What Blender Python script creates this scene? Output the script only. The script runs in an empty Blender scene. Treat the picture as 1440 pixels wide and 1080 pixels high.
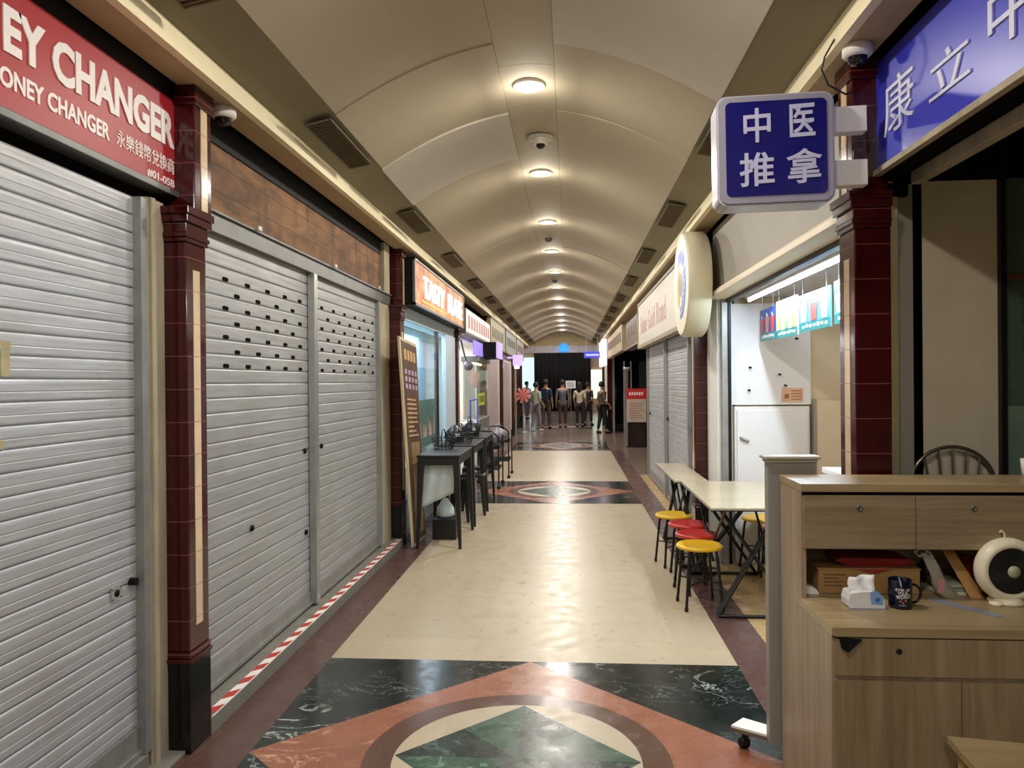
import bpy, math, random
from mathutils import Vector, Matrix
random.seed(7)
S = bpy.context.scene
COL = S.collection
PI = math.pi

# ------------------------------------------------------------------ camera
F = 1060.0
cd = bpy.data.cameras.new('camera')
cam = bpy.data.objects.new('camera', cd)
COL.objects.link(cam)
cd.sensor_width = 36.0
cd.lens = F / 1440 * 36
cd.clip_start = 0.05
cd.clip_end = 200
cam.matrix_world = (Matrix.Translation((0, 0, 1.65)) @ Matrix.Rotation(math.radians(4.37), 4, 'Z')
                    @ Matrix.Rotation(PI / 2 + math.radians(-0.15), 4, 'X')
                    @ Matrix.Rotation(math.radians(-0.5), 4, 'Z'))
S.camera = cam
# ------------------------------------------------------------------ world, exposure
w = bpy.data.worlds.new('world')
S.world = w
w.use_nodes = True
w.node_tree.nodes['Background'].inputs[0].default_value = (0.8, 0.88, 1.0, 1)
w.node_tree.nodes['Background'].inputs[1].default_value = 0.6
S.view_settings.view_transform = 'Standard'
S.view_settings.look = 'None'
S.view_settings.exposure = 0.15
S.view_settings.gamma = 1.0
S.view_settings.use_curve_mapping = False
S.cycles.max_bounces = 9
S.cycles.diffuse_bounces = 6
S.cycles.glossy_bounces = 4
S.cycles.sample_clamp_indirect = 6.0
# ------------------------------------------------------------------ lights
WARM = (1.0, 0.94, 0.86)
COOL = (0.72, 0.86, 1.0)
def area(name, loc, rot, size, energy, color, size_y=None, shape='DISK', spread=180):
    l = bpy.data.lights.new(name, 'AREA')
    l.shape = shape
    l.size = size
    if size_y: l.size_y = size_y
    l.energy = energy
    l.color = color
    l.spread = math.radians(spread)
    o = bpy.data.objects.new(name, l)
    COL.objects.link(o)
    o.location = loc
    o.rotation_euler = rot
    return o
CX = -0.245                     # centre line of the arcade
AP = 3.57                       # crown of the vault
LIGHT_Y = [-5.6, -3.5, -1.45, 0.65, 2.72, 4.86, 6.9, 9.03, 11.05, 13.15, 15.3, 17.4, 19.5, 21.6, 23.7, 25.8, 28.0]
for y in LIGHT_Y:
    area('downlight_lamp', (CX, y, AP - 0.045), (0, 0, 0), 0.15, 31, WARM)
    pl_ = bpy.data.lights.new('downlight_glow', 'POINT'); pl_.energy = 4.5; pl_.color = WARM; pl_.shadow_soft_size = 0.05
    po_ = bpy.data.objects.new('downlight_glow', pl_); COL.objects.link(po_); po_.location = (CX, y, AP - 0.12)
area('stall_tube_lamp', (1.60, 5.1, 2.345), (0, math.radians(18), 0), 0.05, 40, COOL, 2.6, 'RECTANGLE')
area('stall_inner_fill', (2.35, 5.2, 2.36), (0, 0, 0), 0.3, 16, (1.0, 0.93, 0.82), 2.0, 'RECTANGLE')  # added fill to brighten the stall's far wall, no fixture here
area('shop_window_lamp', (-2.0, 9.4, 2.32), (0, 0, 0), 0.3, 30, (0.75, 0.9, 1.0), 3.0, 'RECTANGLE')
area('white_stall_lamp', (-2.3, 13.4, 2.36), (0, 0, 0), 0.5, 50, (0.95, 0.96, 1.0), 3.0, 'RECTANGLE')
area('massage_shop_lamp', (2.6, 5.6, 2.9), (0, 0, 0), 0.6, 6, (0.75, 1.0, 0.85), 0.6, 'RECTANGLE')
area('end_hall_lamp', (-0.4, 37, 4.6), (0, 0, 0), 6, 240, (0.95, 0.95, 1.0), 8, 'RECTANGLE')
area('side_passage_lamp', (2.3, 19, 3.0), (0, 0, 0), 1.0, 18, WARM, 6, 'RECTANGLE')

# ------------------------------------------------------------------ helpers
def lin(h):
    h = h.lstrip('#')
    out = []
    for i in (0, 2, 4):
        c = int(h[i:i + 2], 16) / 255
        out.append(c / 12.92 if c <= 0.04045 else ((c + 0.055) / 1.055) ** 2.4)
    return (*out, 1)
MATS = {}
class NT:
    def __init__(s, name):
        s.m = bpy.data.materials.new(name)
        s.m.use_nodes = True
        s.t = s.m.node_tree
        s.b = s.t.nodes['Principled BSDF']
    def n(s, typ, **kw):
        nd = s.t.nodes.new(typ)
        for k, v in kw.items():
            if k in nd.inputs: nd.inputs[k].default_value = v
            else: setattr(nd, k, v)
        return nd
    def l(s, a, b): s.t.links.new(a, b)
    def pos(s, obj=True):
        if obj: return s.n('ShaderNodeTexCoord').outputs['Object']
        return s.n('ShaderNodeNewGeometry').outputs['Position']
    def mapping(s, vec, scale=(1, 1, 1), rot=(0, 0, 0)):
        mp = s.n('ShaderNodeMapping')
        mp.inputs['Scale'].default_value = scale
        mp.inputs['Rotation'].default_value = rot
        s.l(vec, mp.inputs['Vector'])
        return mp.outputs[0]
    def noise(s, vec, scale, detail=4, rough=0.5, dist=0):
        nn = s.n('ShaderNodeTexNoise')
        nn.inputs['Scale'].default_value = scale
        nn.inputs['Detail'].default_value = detail
        nn.inputs['Roughness'].default_value = rough
        nn.inputs['Distortion'].default_value = dist
        s.l(vec, nn.inputs['Vector'])
        return nn.outputs['Fac']
    def ramp(s, fac, stops):
        r = s.n('ShaderNodeValToRGB')
        el = r.color_ramp.elements
        while len(el) < len(stops): el.new(0.5)
        for e, (p, c) in zip(el, stops):
            e.position = p
            e.color = c if len(c) == 4 else (*c, 1)
        s.l(fac, r.inputs[0])
        return r.outputs[0]
    def mix(s, fac, a, b, mode='MIX'):
        x = s.n('ShaderNodeMix', data_type='RGBA', blend_type=mode)
        for sock, v in ((x.inputs[0], fac), (x.inputs[6], a), (x.inputs[7], b)):
            if hasattr(v, 'links') or hasattr(v, 'is_output'): s.l(v, sock)
            else: sock.default_value = v
        return x.outputs[2]
    def math(s, op, a, b=None):
        x = s.n('ShaderNodeMath', operation=op)
        for i, v in enumerate((a, b)):
            if v is None: continue
            if hasattr(v, 'is_output'): s.l(v, x.inputs[i])
            else: x.inputs[i].default_value = v
        return x.outputs[0]
    def bump(s, h, strength=0.2, dist=0.01):
        b = s.n('ShaderNodeBump')
        b.inputs['Strength'].default_value = strength
        b.inputs['Distance'].default_value = dist
        s.l(h, b.inputs['Height'])
        s.l(b.outputs[0], s.b.inputs['Normal'])

def mat(name, col, rough=0.5, metal=0.0, var=0.12, scale=6, spec=0.5, bump=0.0, stretch=(1, 1, 1), alpha=1.0, trans=0.0, coat=0.0):
    if name in MATS: return MATS[name]
    m = NT(name)
    c = lin(col)
    b = m.b
    f = m.noise(m.mapping(m.pos(False), stretch), scale, 5, 0.6)
    lo = tuple(v * (1 - var) for v in c[:3]) + (1,)
    hi = tuple(min(1, v * (1 + var)) for v in c[:3]) + (1,)
    m.l(m.ramp(f, [(0.3, lo), (0.7, hi)]), b.inputs['Base Color'])
    b.inputs['Roughness'].default_value = rough
    b.inputs['Metallic'].default_value = metal
    b.inputs['Specular IOR Level'].default_value = spec
    b.inputs['Coat Weight'].default_value = coat
    b.inputs['Alpha'].default_value = alpha
    b.inputs['Transmission Weight'].default_value = trans
    if bump: m.bump(f, bump)
    MATS[name] = m.m
    return m.m
def emis(name, col, e, base=None):
    if name in MATS: return MATS[name]
    m = NT(name)
    m.b.inputs['Base Color'].default_value = lin(base or col)
    m.b.inputs['Emission Color'].default_value = lin(col)
    m.b.inputs['Emission Strength'].default_value = e
    MATS[name] = m.m
    return m.m

class MB:
    def __init__(s): s.v = []; s.f = []; s.m = []; s.sm = []
    def add(s, verts, faces, m=0, smooth=False):
        o = len(s.v)
        s.v += [tuple(v) for v in verts]
        for f in faces:
            s.f.append([i + o for i in f]); s.m.append(m); s.sm.append(smooth)
        return s
    def box(s, x0, x1, y0, y1, z0, z1, m=0):
        x0, x1 = min(x0, x1), max(x0, x1); y0, y1 = min(y0, y1), max(y0, y1); z0, z1 = min(z0, z1), max(z0, z1)
        v = [(x0, y0, z0), (x1, y0, z0), (x1, y1, z0), (x0, y1, z0), (x0, y0, z1), (x1, y0, z1), (x1, y1, z1), (x0, y1, z1)]
        return s.add(v, [(0, 3, 2, 1), (4, 5, 6, 7), (0, 1, 5, 4), (1, 2, 6, 5), (2, 3, 7, 6), (3, 0, 4, 7)], m)
    def hexa(s, v8, m=0):
        return s.add(v8, [(0, 3, 2, 1), (4, 5, 6, 7), (0, 1, 5, 4), (1, 2, 6, 5), (2, 3, 7, 6), (3, 0, 4, 7)], m)
    def extr(s, poly, axis, a, b, m=0, smooth=False):
        """2-D polygon extruded along an axis: 'X' poly=(y,z), 'Y' poly=(x,z), 'Z' poly=(x,y)"""
        def P(p, t):
            return {'X': (t, p[0], p[1]), 'Y': (p[0], t, p[1]), 'Z': (p[0], p[1], t)}[axis]
        n = len(poly)
        v = [P(p, a) for p in poly] + [P(p, b) for p in poly]
        s.add(v, [(i, (i + 1) % n, n + (i + 1) % n, n + i) for i in range(n)], m, smooth)
        return s.add(v, [tuple(range(n))[::-1], tuple(range(n, 2 * n))], m)
    def tube(s, pts, r, seg=10, m=0, closed=False, r2=None):
        pts = [Vector(p) for p in pts]
        n = len(pts); rings = []
        prev = None
        for i, p in enumerate(pts):
            if closed: t = (pts[(i + 1) % n] - pts[i - 1])
            else: t = pts[min(i + 1, n - 1)] - pts[max(i - 1, 0)]
            t.normalize()
            if prev is None:
                a = Vector((0, 0, 1)) if abs(t.z) < 0.9 else Vector((1, 0, 0))
                u = t.cross(a).normalized()
            else:
                u = (prev - t * prev.dot(t)).normalized()
            prev = u
            w_ = t.cross(u)
            rr = r if r2 is None else r + (r2 - r) * i / (n - 1)
            rings.append([p + (u * math.cos(2 * PI * k / seg) + w_ * math.sin(2 * PI * k / seg)) * rr for k in range(seg)])
        v = [q for rg in rings for q in rg]
        f = []
        for i in range(n if closed else n - 1):
            j = (i + 1) % n
            for k in range(seg):
                f.append((i * seg + k, i * seg + (k + 1) % seg, j * seg + (k + 1) % seg, j * seg + k))
        s.add(v, f, m, True)
        if not closed:
            s.add(rings[0], [tuple(range(seg))[::-1]], m); s.add(rings[-1], [tuple(range(seg))], m)
        return s
    def lathe(s, prof, c=(0, 0, 0), axis='Z', seg=28, m=0, smooth=True):
        v = []; n = len(prof)
        for r, h in prof:
            for k in range(seg):
                a = 2 * PI * k / seg
                x, y = r * math.cos(a), r * math.sin(a)
                p = {'Z': (x, y, h), 'Y': (x, h, -y), 'X': (h, x, y)}[axis]
                v.append((c[0] + p[0], c[1] + p[1], c[2] + p[2]))
        f = []
        for i in range(n - 1):
            for k in range(seg):
                f.append((i * seg + k, i * seg + (k + 1) % seg, (i + 1) * seg + (k + 1) % seg, (i + 1) * seg + k))
        s.add(v, f, m, smooth)
        if prof[0][0] > 1e-4: s.add(v[:seg], [tuple(range(seg))[::-1]], m)
        if prof[-1][0] > 1e-4: s.add(v[-seg:], [tuple(range(seg))], m)
        return s
    def build(s, name, mats, parent=None, bevel=0, origin=None):
        if not isinstance(mats, (list, tuple)): mats = [mats]
        xs = [v[0] for v in s.v]; ys = [v[1] for v in s.v]; zs = [v[2] for v in s.v]
        c = Vector(((min(xs) + max(xs)) / 2, (min(ys) + max(ys)) / 2, min(zs))) if origin is None else Vector(origin)
        me = bpy.data.meshes.new(name)
        me.from_pydata([(v[0] - c.x, v[1] - c.y, v[2] - c.z) for v in s.v], [], s.f)
        for mm in mats: me.materials.append(mm)
        for p, mi, sm in zip(me.polygons, s.m, s.sm): p.material_index = mi; p.use_smooth = sm
        me.update()
        o = bpy.data.objects.new(name, me)
        COL.objects.link(o)
        WL[o.name] = c
        if parent:
            o.parent = parent
            o.location = c - WL[parent.name]
        else: o.location = c
        if bevel:
            b = o.modifiers.new('bevel', 'BEVEL'); b.width = bevel; b.segments = 2; b.limit_method = 'ANGLE'
        return o
WL = {}
def tag(o, label=None, cat=None, group=None, kind=None):
    if label: o['label'] = label
    if cat: o['category'] = cat
    if group: o['group'] = group
    if kind: o['kind'] = kind
    return o
def thing(name, label, cat, loc=(0, 0, 0), group=None):
    o = bpy.data.objects.new(name, None)
    COL.objects.link(o); o.location = loc; o.empty_display_size = 0.1
    WL[o.name] = Vector(loc)
    return tag(o, label, cat, group)
def structure(mb, name, mats, bevel=0): return tag(mb.build(name, mats, None, bevel), kind='structure')
def dup(root, loc=None, rot=None, label=None):
    r = root.copy(); COL.objects.link(r)
    if loc is not None: r.location = loc
    if rot is not None: r.rotation_euler = (0, 0, rot)
    if label: r['label'] = label
    def rec(src, dst):
        for ch in [c for c in src.children]:
            c = ch.copy(); COL.objects.link(c); c.parent = dst
            rec(ch, c)
    rec(root, r)
    return r
def text(body, name, m, parent, O, R, U, wd, ht, thick=0.003, bold=0.0, shear=0.0, part_label=None):
    """lettering as a mesh, its box fitted to wd x ht with lower left corner O, right R, up U"""
    cu = bpy.data.curves.new(name, 'FONT')
    cu.body = body; cu.size = 1; cu.offset = bold; cu.shear = shear; cu.resolution_u = 3
    cu.extrude = 0.5
    t = bpy.data.objects.new(name, cu)
    COL.objects.link(t)
    dg = bpy.context.evaluated_depsgraph_get(); dg.update()
    me = bpy.data.meshes.new_from_object(t.evaluated_get(dg))
    bpy.data.objects.remove(t); bpy.data.curves.remove(cu)
    me.name = name
    co = [v.co.copy() for v in me.vertices]
    x0, x1 = min(c.x for c in co), max(c.x for c in co); y0, y1 = min(c.y for c in co), max(c.y for c in co)
    R = Vector(R).normalized(); U = Vector(U).normalized(); N = R.cross(U); O = Vector(O)
    cen = O + R * wd / 2 + U * ht / 2
    for v, c in zip(me.vertices, co):
        v.co = O + R * ((c.x - x0) / (x1 - x0) * wd) + U * ((c.y - y0) / (y1 - y0) * ht) + N * ((c.z + 0.5) * thick) - cen
    me.materials.clear(); me.materials.append(m)
    o = bpy.data.objects.new(name, me); COL.objects.link(o)
    WL[o.name] = cen
    o.parent = parent; o.location = cen - WL[parent.name]
    if part_label: o['label'] = part_label
    return o

# ------------------------------------------------------------------ materials
def shiny_tile(name, col, rough, var, grid=None, grout=None, veins=None, vscale=3.0, vwidth=0.02, scale=2.5, coat=0.0, bump=0.02, speck=None):
    m = NT(name); p = m.pos(False)
    c = lin(col)
    f = m.noise(p, scale, 6, 0.65)
    lo = tuple(v * (1 - var) for v in c[:3]) + (1,); hi = tuple(min(1, v * (1 + var)) for v in c[:3]) + (1,)
    colr = m.ramp(f, [(0.32, lo), (0.68, hi)])
    if speck:
        f2 = m.noise(p, 55, 3, 0.7)
        colr = m.mix(m.ramp(f2, [(0.5, (0, 0, 0)), (0.62, (0.5, 0.5, 0.5))]), colr, lin(speck))
    if veins:
        for k, (vs, vw, am) in enumerate(((vscale, vwidth, 0.9), (vscale * 2.7, vwidth * 0.7, 0.45))):
            n1 = m.noise(m.mapping(p, (1, 1.7, 1), (0, 0, 0.6 + k)), vs, 5, 0.62, 1.2)
            d = m.math('ABSOLUTE', m.math('SUBTRACT', n1, 0.5))
            line = m.ramp(d, [(0.0, (1, 1, 1)), (vw, (0, 0, 0))])
            mask = m.ramp(m.noise(p, vs * 0.7, 2, 0.5), [(0.46, (0, 0, 0)), (0.6, (am, am, am))])
            colr = m.mix(m.math('MULTIPLY', line, mask), colr, lin(veins))
    if grid:
        sp = m.n('ShaderNodeSeparateXYZ'); m.l(p, sp.inputs[0])
        g = None
        for ax in (0, 1):
            fr = m.math('FRACT', m.math('DIVIDE', sp.outputs[ax], grid))
            e = m.math('LESS_THAN', fr, 0.009 / grid)
            g = e if g is None else m.math('MAXIMUM', g, e)
        colr = m.mix(m.math('MULTIPLY', g, 0.4), colr, lin(grout))
        sn = m.n('ShaderNodeVectorMath', operation='SNAP'); m.l(m.mapping(p, (1, 1, 0)), sn.inputs[0]); sn.inputs[1].default_value = (grid, grid, 1)
        wn = m.n('ShaderNodeTexWhiteNoise'); m.l(sn.outputs[0], wn.inputs['Vector'])
        colr = m.mix(1.0, colr, m.ramp(wn.outputs['Value'], [(0, (.93, .93, .92)), (1, (1, 1, 1))]), 'MULTIPLY')
    m.l(colr, m.b.inputs['Base Color'])
    r = m.noise(p, 9, 4, 0.6)
    m.l(m.ramp(r, [(0.3, (rough * .75,) * 3), (0.7, (rough * 1.35,) * 3)]), m.b.inputs['Roughness'])
    m.bump(m.noise(p, 2.0, 1, 0.5), bump * 0.3, 0.02)
    m.b.inputs['Coat Weight'].default_value = coat
    m.b.inputs['Specular IOR Level'].default_value = 0.4
    MATS[name] = m.m
    return m.m
M = MATS
shiny_tile('cream_tile', '#b5a78d', 0.33, 0.05, 0.60, '#a99b80', scale=1.2)
shiny_tile('tan_tile', '#b69a6c', 0.28, 0.10, 0.30, '#8c7650')
shiny_tile('maroon_marble', '#5c433c', 0.26, 0.10, 0.60, '#4c3833')
shiny_tile('green_black_marble', '#1c2422', 0.17, 0.5, veins='#b9c4bd', vscale=1.5, vwidth=0.011)
shiny_tile('rust_marble', '#915c45', 0.26, 0.16, veins='#d9ae8c', vscale=1.6, vwidth=0.01)
shiny_tile('brown_ring_stone', '#5c4238', 0.22, 0.08)
shiny_tile('dark_green_stone', '#1f2d27', 0.26, 0.3, veins='#5e776a', vscale=3.5, vwidth=0.015)
shiny_tile('green_marble', '#34503f', 0.26, 0.35, veins='#8fb0a0', vscale=1.8, vwidth=0.012)
shiny_tile('hall_floor_tile', '#7d6a5e', 0.2, 0.12, 0.6, '#6b594e')

def tiled(name, col, grout, pitch, rough=0.12, off=0.0):
    m = NT(name); p = m.pos(False)
    sp = m.n('ShaderNodeSeparateXYZ'); m.l(p, sp.inputs[0])
    fr = m.math('FRACT', m.math('DIVIDE', m.math('ADD', sp.outputs[2], off), pitch))
    e = m.math('LESS_THAN', fr, 0.0035 / pitch)
    c = lin(col); f = m.noise(p, 4, 4)
    base = m.ramp(f, [(0.35, tuple(v * .8 for v in c[:3])), (0.65, tuple(v * 1.15 for v in c[:3]))])
    m.l(m.mix(e, base, lin(grout)), m.b.inputs['Base Color'])
    m.b.inputs['Roughness'].default_value = rough
    m.bump(m.noise(p, 7, 2), 0.04, 0.02)
    MATS[name] = m.m
tiled('maroon_glaze', '#3d0c0f', '#7a4a46', 0.148)
tiled('cream_glaze', '#dcc3a0', '#a98a70', 0.148, 0.16)
tiled('black_granite', '#0b0b0c', '#1c1c1c', 0.30, 0.15)

def metal_slats(name, col, dirt):
    m = NT(name); p = m.pos(False)
    f = m.noise(m.mapping(p, (1, 1.0, 26)), 1.6, 5, 0.6)
    c = lin(col)
    a = m.ramp(f, [(0.3, tuple(v * .80 for v in c[:3])), (0.7, tuple(min(1, v * 1.10) for v in c[:3]))])
    d = m.ramp(m.noise(p, 1.7, 5, 0.65), [(0.5, (0, 0, 0)), (0.75, (0.5, 0.5, 0.5))])
    m.l(m.mix(d, a, lin(dirt)), m.b.inputs['Base Color'])
    m.b.inputs['Metallic'].default_value = 0.35
    m.l(m.ramp(m.noise(p, 5, 3), [(0.3, (0.36,) * 3), (0.7, (0.52,) * 3)]), m.b.inputs['Roughness'])
    m.bump(m.noise(m.mapping(p, (1, 1.5, 9)), 3, 3), 0.12, 0.02)
    MATS[name] = m.m
metal_slats('shutter_metal', '#b9bbbe', '#a39f93')
metal_slats('perforated_shutter_metal', '#aeafaf', '#989489')
mat('ceiling_plaster', '#b0a48b', 0.75, var=0.04, scale=1.2)
mat('ceiling_panel_pale', '#bfb9ab', 0.7, var=0.03)
mat('soffit_shaded_cream', '#8a8268', 0.75, var=0.08, scale=2)  # same cream as the vault, darkened to olive for the soffit's shade
mat('fascia_paint', '#f2e6bd', 0.6, var=0.04)
mat('beam_underside', '#b39c78', 0.7, var=0.10, scale=3)
mat('dark_recess', '#080605', 0.95, spec=0.1)
mat('dark_wall', '#2a2521', 0.8)
mat('wall_cream', '#d6cbb4', 0.7, var=0.05)
mat('wall_white', '#e4e3de', 0.6, var=0.04)
mat('stall_warm_wall', '#ddcdae', 0.6, var=0.04)
mat('white_board', '#e9ebec', 0.4, var=0.02)
mat('grey_panel', '#9b968a', 0.55, var=0.05, scale=2)
mat('worn_frame', '#a59a82', 0.7, var=0.22, scale=9, bump=0.3, stretch=(1, 1, .3))
mat('steel', '#b8bab8', 0.32, 0.8, var=0.08)
mat('brushed_dark_steel', '#6e6f6c', 0.42, 0.7, var=0.15)
mat('galvanised', '#9a9c98', 0.45, 0.6, var=0.15)
mat('black_metal', '#141414', 0.4, 0.3)
mat('black_plastic', '#12100f', 0.45, var=0.2)
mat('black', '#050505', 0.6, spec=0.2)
mat('white_paint', '#e8e6e0', 0.45, var=0.03)
mat('white_letter', '#f2ece8', 0.5, var=0.02)
mat('concrete_sill', '#77746a', 0.7, var=0.15, scale=8)
mat('tape_red', '#b8342c', 0.5, var=0.08)
mat('tape_white', '#e9e4dc', 0.5, var=0.06)
mat('vent_grille', '#6a5c40', 0.7, var=0.1)
mat('vent_dark', '#2c2417', 0.8)
mat('dome_glass', '#1a1312', 0.08)
def wood(name, c1, c2, axis, rough=0.45, scale=1.0):
    m = NT(name); p = m.pos(False)
    sc = {'X': (0.9, 16, 16), 'Z': (16, 16, 0.9), 'Y': (16, 0.9, 16)}[axis]
    f = m.noise(m.mapping(p, tuple(v * scale for v in sc)), 1.0, 6, 0.62, 0.6)
    g = m.noise(m.mapping(p, tuple(v * scale * 3.5 for v in sc)), 1.0, 3, 0.6)
    a = m.ramp(f, [(0.28, lin(c1)), (0.72, lin(c2))])
    m.l(m.mix(0.35, a, m.ramp(g, [(0.3, lin(c1)), (0.7, lin(c2))])), m.b.inputs['Base Color'])
    m.b.inputs['Roughness'].default_value = rough
    m.bump(g, 0.06, 0.004)
    MATS[name] = m.m
wood('oak_vertical', '#6f5d44', '#a39073', 'Z')
wood('oak_horizontal', '#6f5e46', '#a39175', 'X')
wood('oak_top', '#84704f', '#b09c78', 'X', 0.35)
wood('oak_side', '#7c6a54', '#b39f86', 'Z')
def planks():
    m = NT('plywood_board'); p = m.pos(False)
    f = m.noise(m.mapping(p, (1, 1.6, 5)), 1.3, 6, 0.65, 0.5)
    a = m.ramp(f, [(0.3, lin('#4e3520')), (0.55, lin('#8a6038')), (0.75, lin('#a87b4a'))])
    sp = m.n('ShaderNodeSeparateXYZ'); m.l(p, sp.inputs[0])
    e = m.math('LESS_THAN', m.math('FRACT', m.math('DIVIDE', sp.outputs[2], 0.14)), 0.03)
    st = m.ramp(m.noise(m.mapping(p, (1, 5, 1.2)), 1.2, 4), [(0.52, (0, 0, 0)), (0.66, (0.7, 0.7, 0.7))])
    a = m.mix(st, a, lin('#4a3626'))
    m.l(m.mix(e, a, lin('#2e2015')), m.b.inputs['Base Color'])
    m.b.inputs['Roughness'].default_value = 0.7
    MATS['plywood_board'] = m.m
planks()
def glass(name, col, alpha=0.25, rough=0.03):
    m = NT(name)
    m.b.inputs['Base Color'].default_value = lin(col)
    m.b.inputs['Roughness'].default_value = rough
    m.b.inputs['Alpha'].default_value = alpha
    m.b.inputs['Specular IOR Level'].default_value = 0.8
    MATS[name] = m.m
glass('clear_glass', '#b9d6d2', 0.16)
glass('green_glass', '#4f6b58', 0.55, 0.12)
glass('dark_glass', '#0d1110', 0.85)
glass('clear_plastic', '#dfe6ea', 0.35, 0.2)
# ------------------------------------------------------------------ setting: floor
FW = 1.20                      # half width of the cream field
def make_floor():
    mb = MB()
    names = ['tan_tile', 'maroon_marble', 'cream_tile', 'green_black_marble', 'rust_marble', 'brown_ring_stone', 'dark_green_stone', 'green_marble', 'hall_floor_tile']
    mb.box(-5.5, 6, -6.5, 30.5, -0.2, 0, 0)
    mb.box(-9, 9, 30.5, 48, -0.2, 0, 8)
    def flat(poly, z, m): mb.add([(x, y, z) for x, y in poly], [tuple(range(len(poly)))], m)
    flat([(-1.84, -6.5), (1.21, -6.5), (1.21, 30.5), (-1.84, 30.5)], 0.0006, 1)
    flat([(CX - FW, -6.5), (CX + FW, -6.5), (CX + FW, 30.5), (CX - FW, 30.5)], 0.0012, 2)
    def circ(cx, cy, r, n=72): return [(cx + r * math.cos(2 * PI * k / n), cy + r * math.sin(2 * PI * k / n)) for k in range(n)]
    for cy in (-4.8, 3.28, 11.35, 19.45, 27.5):
        h = 1.15
        flat([(CX - FW, cy - h), (CX + FW, cy - h), (CX + FW, cy + h), (CX - FW, cy + h)], 0.0018, 3)
        flat([(CX - FW, cy), (CX, cy - h), (CX + FW, cy), (CX, cy + h)], 0.0024, 4)
        flat(circ(CX, cy, 0.675), 0.003, 5)
        flat(circ(CX, cy, 0.545), 0.0036, 2)
        r = 0.54
        tips = [(CX + r * math.cos(a * PI / 4) * (1 if a % 2 == 0 else 0.7071), cy + r * math.sin(a * PI / 4) * (1 if a % 2 == 0 else 0.7071)) for a in range(8)]
        for a in range(8):
            flat([(CX, cy), tips[a], tips[(a + 1) % 8]], 0.0042, 7 if a in (0, 2, 4, 6) else 6)
    flat([(-1.84, 18.0), (1.21, 18.0), (1.21, 30.5), (-1.84, 30.5)], 0.0015, 8); flat([(1.21, 13.4), (4.4, 13.4), (4.4, 25), (1.21, 25)], 0.0007, 8)
    structure(mb, 'floor', [M[n] for n in names])
make_floor()

# ------------------------------------------------------------------ setting: vaulted ceiling
HW = 1.075; SP = 3.19; RISE = AP - SP
def vz(dx): return SP + RISE * (1 - (min(dx, HW) / HW) ** 1.8)
def make_ceiling():
    mb = MB()
    def strip(d0, d1, y0, y1, off, m=0, n=10, flatz=None):
        lo = []; hi = []
        for i in range(n + 1):
            d = d0 + (d1 - d0) * i / n
            z = (flatz if flatz is not None else vz(abs(d))) - off
            lo.append((CX + d, z)); hi.append((CX + d, z + 0.03 + off))
        v = [(x, y0, z) for x, z in lo] + [(x, y1, z) for x, z in lo]
        mb.add(v, [(i, n + 1 + i, n + 2 + i, i + 1) for i in range(n)], m, True)
        # edges of the panel give the seams
        for yy in (y0, y1):
            v = [(x, yy, z) for x, z in lo] + [(x, yy, z) for x, z in hi]
            mb.add(v, [(i, i + 1, n + 2 + i, n + 1 + i) for i in range(n)], m)
        for i in (0, n):
            v = [(lo[i][0], y0, lo[i][1]), (lo[i][0], y1, lo[i][1]), (hi[i][0], y1, hi[i][1]), (hi[i][0], y0, hi[i][1])]
            mb.add(v, [(0, 1, 2, 3)], m)
    rng = random.Random(3)
    y = -6.5; k = 0
    ctr = vz(0.16)
    while y < 29.9:
        y1 = y + 1.0727
        for sd in (-1, 1):
            off = rng.uniform(0, 0.002) + (0.006 if (k * 7 + (sd > 0) * 3) % 5 == 0 else 0)
            pale = 0
            if sd == -1 and 5.2 < y < 5.4: pale, off = 1, 0.022
            if sd == 1 and 2.0 < y < 3.3: pale, off = 1, 0.016
            a, b = (0.17, HW) if sd == 1 else (-HW, -0.17)
            strip(a, b, y + 0.0005, y1 - 0.0005, off, pale, 14)
        y = y1; k += 1
    y = -6.5
    while y < 30:
        strip(-0.168, 0.168, y + .002, y + 2.208, 0.0, 0, 6)
        y += 2.21
    # backing above the vault so that no light leaks
    mb.box(-5.5, 6, -6.6, 30.3, 3.64, 3.75, 2)
    structure(mb, 'ceiling', [M['ceiling_plaster'], M['ceiling_panel_pale'], M['dark_recess']])
make_ceiling()
SL, SR = CX - HW, CX + HW              # spring lines
FL, FR = CX - 1.345, CX + 1.345        # fascia faces
mb = MB()
mb.extr([(FL - .04, 3.1135), (FL, 3.1135), (SL, SP), (SL, SP + .06), (FL - .04, SP + .06)], 'Y', -6.5, 30, 0); mb.box(SL - 0.05, SL - .01, -6.5, 30, 3.22, 3.63, 0); mb.box(-5.5, FL - .04, -6.5, 30, 3.112, 3.2, 0)
mb.box(FL - 0.04, FL, -6.5, 30, 3.018, 3.112, 1); mb.box(-1.775, FL - .04, -6.5, 30, 3.02, 3.11, 2); mb.box(-5.5, -1.775, -6.5, 30, 3.09, 3.111, 3)  # last box: black plate painting in the shade of the open gap
structure(mb, 'trim_1', [M['soffit_shaded_cream'], M['fascia_paint'], M['beam_underside'], M['dark_recess']])
mb = MB()
mb.extr([(FR + .04, 3.1135), (FR, 3.1135), (SR, SP), (SR, SP + .06), (FR + .04, SP + .06)][::-1], 'Y', -6.5, 30, 0); mb.box(SR + .01, SR + 0.05, -6.5, 30, 3.22, 3.63, 0); mb.box(FR + .04, 6, -6.5, 30, 3.112, 3.2, 0)
mb.box(FR, FR + 0.04, -6.5, 30, 3.018, 3.112, 1); mb.box(FR + .04, 1.285, -6.5, 30, 3.02, 3.11, 2); mb.box(1.285, 6, -6.5, 30, 3.09, 3.111, 3)  # last box: black plate for the gap's shade on this side
structure(mb, 'trim_2', [M['soffit_shaded_cream'], M['fascia_paint'], M['beam_underside'], M['dark_recess']])

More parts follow.
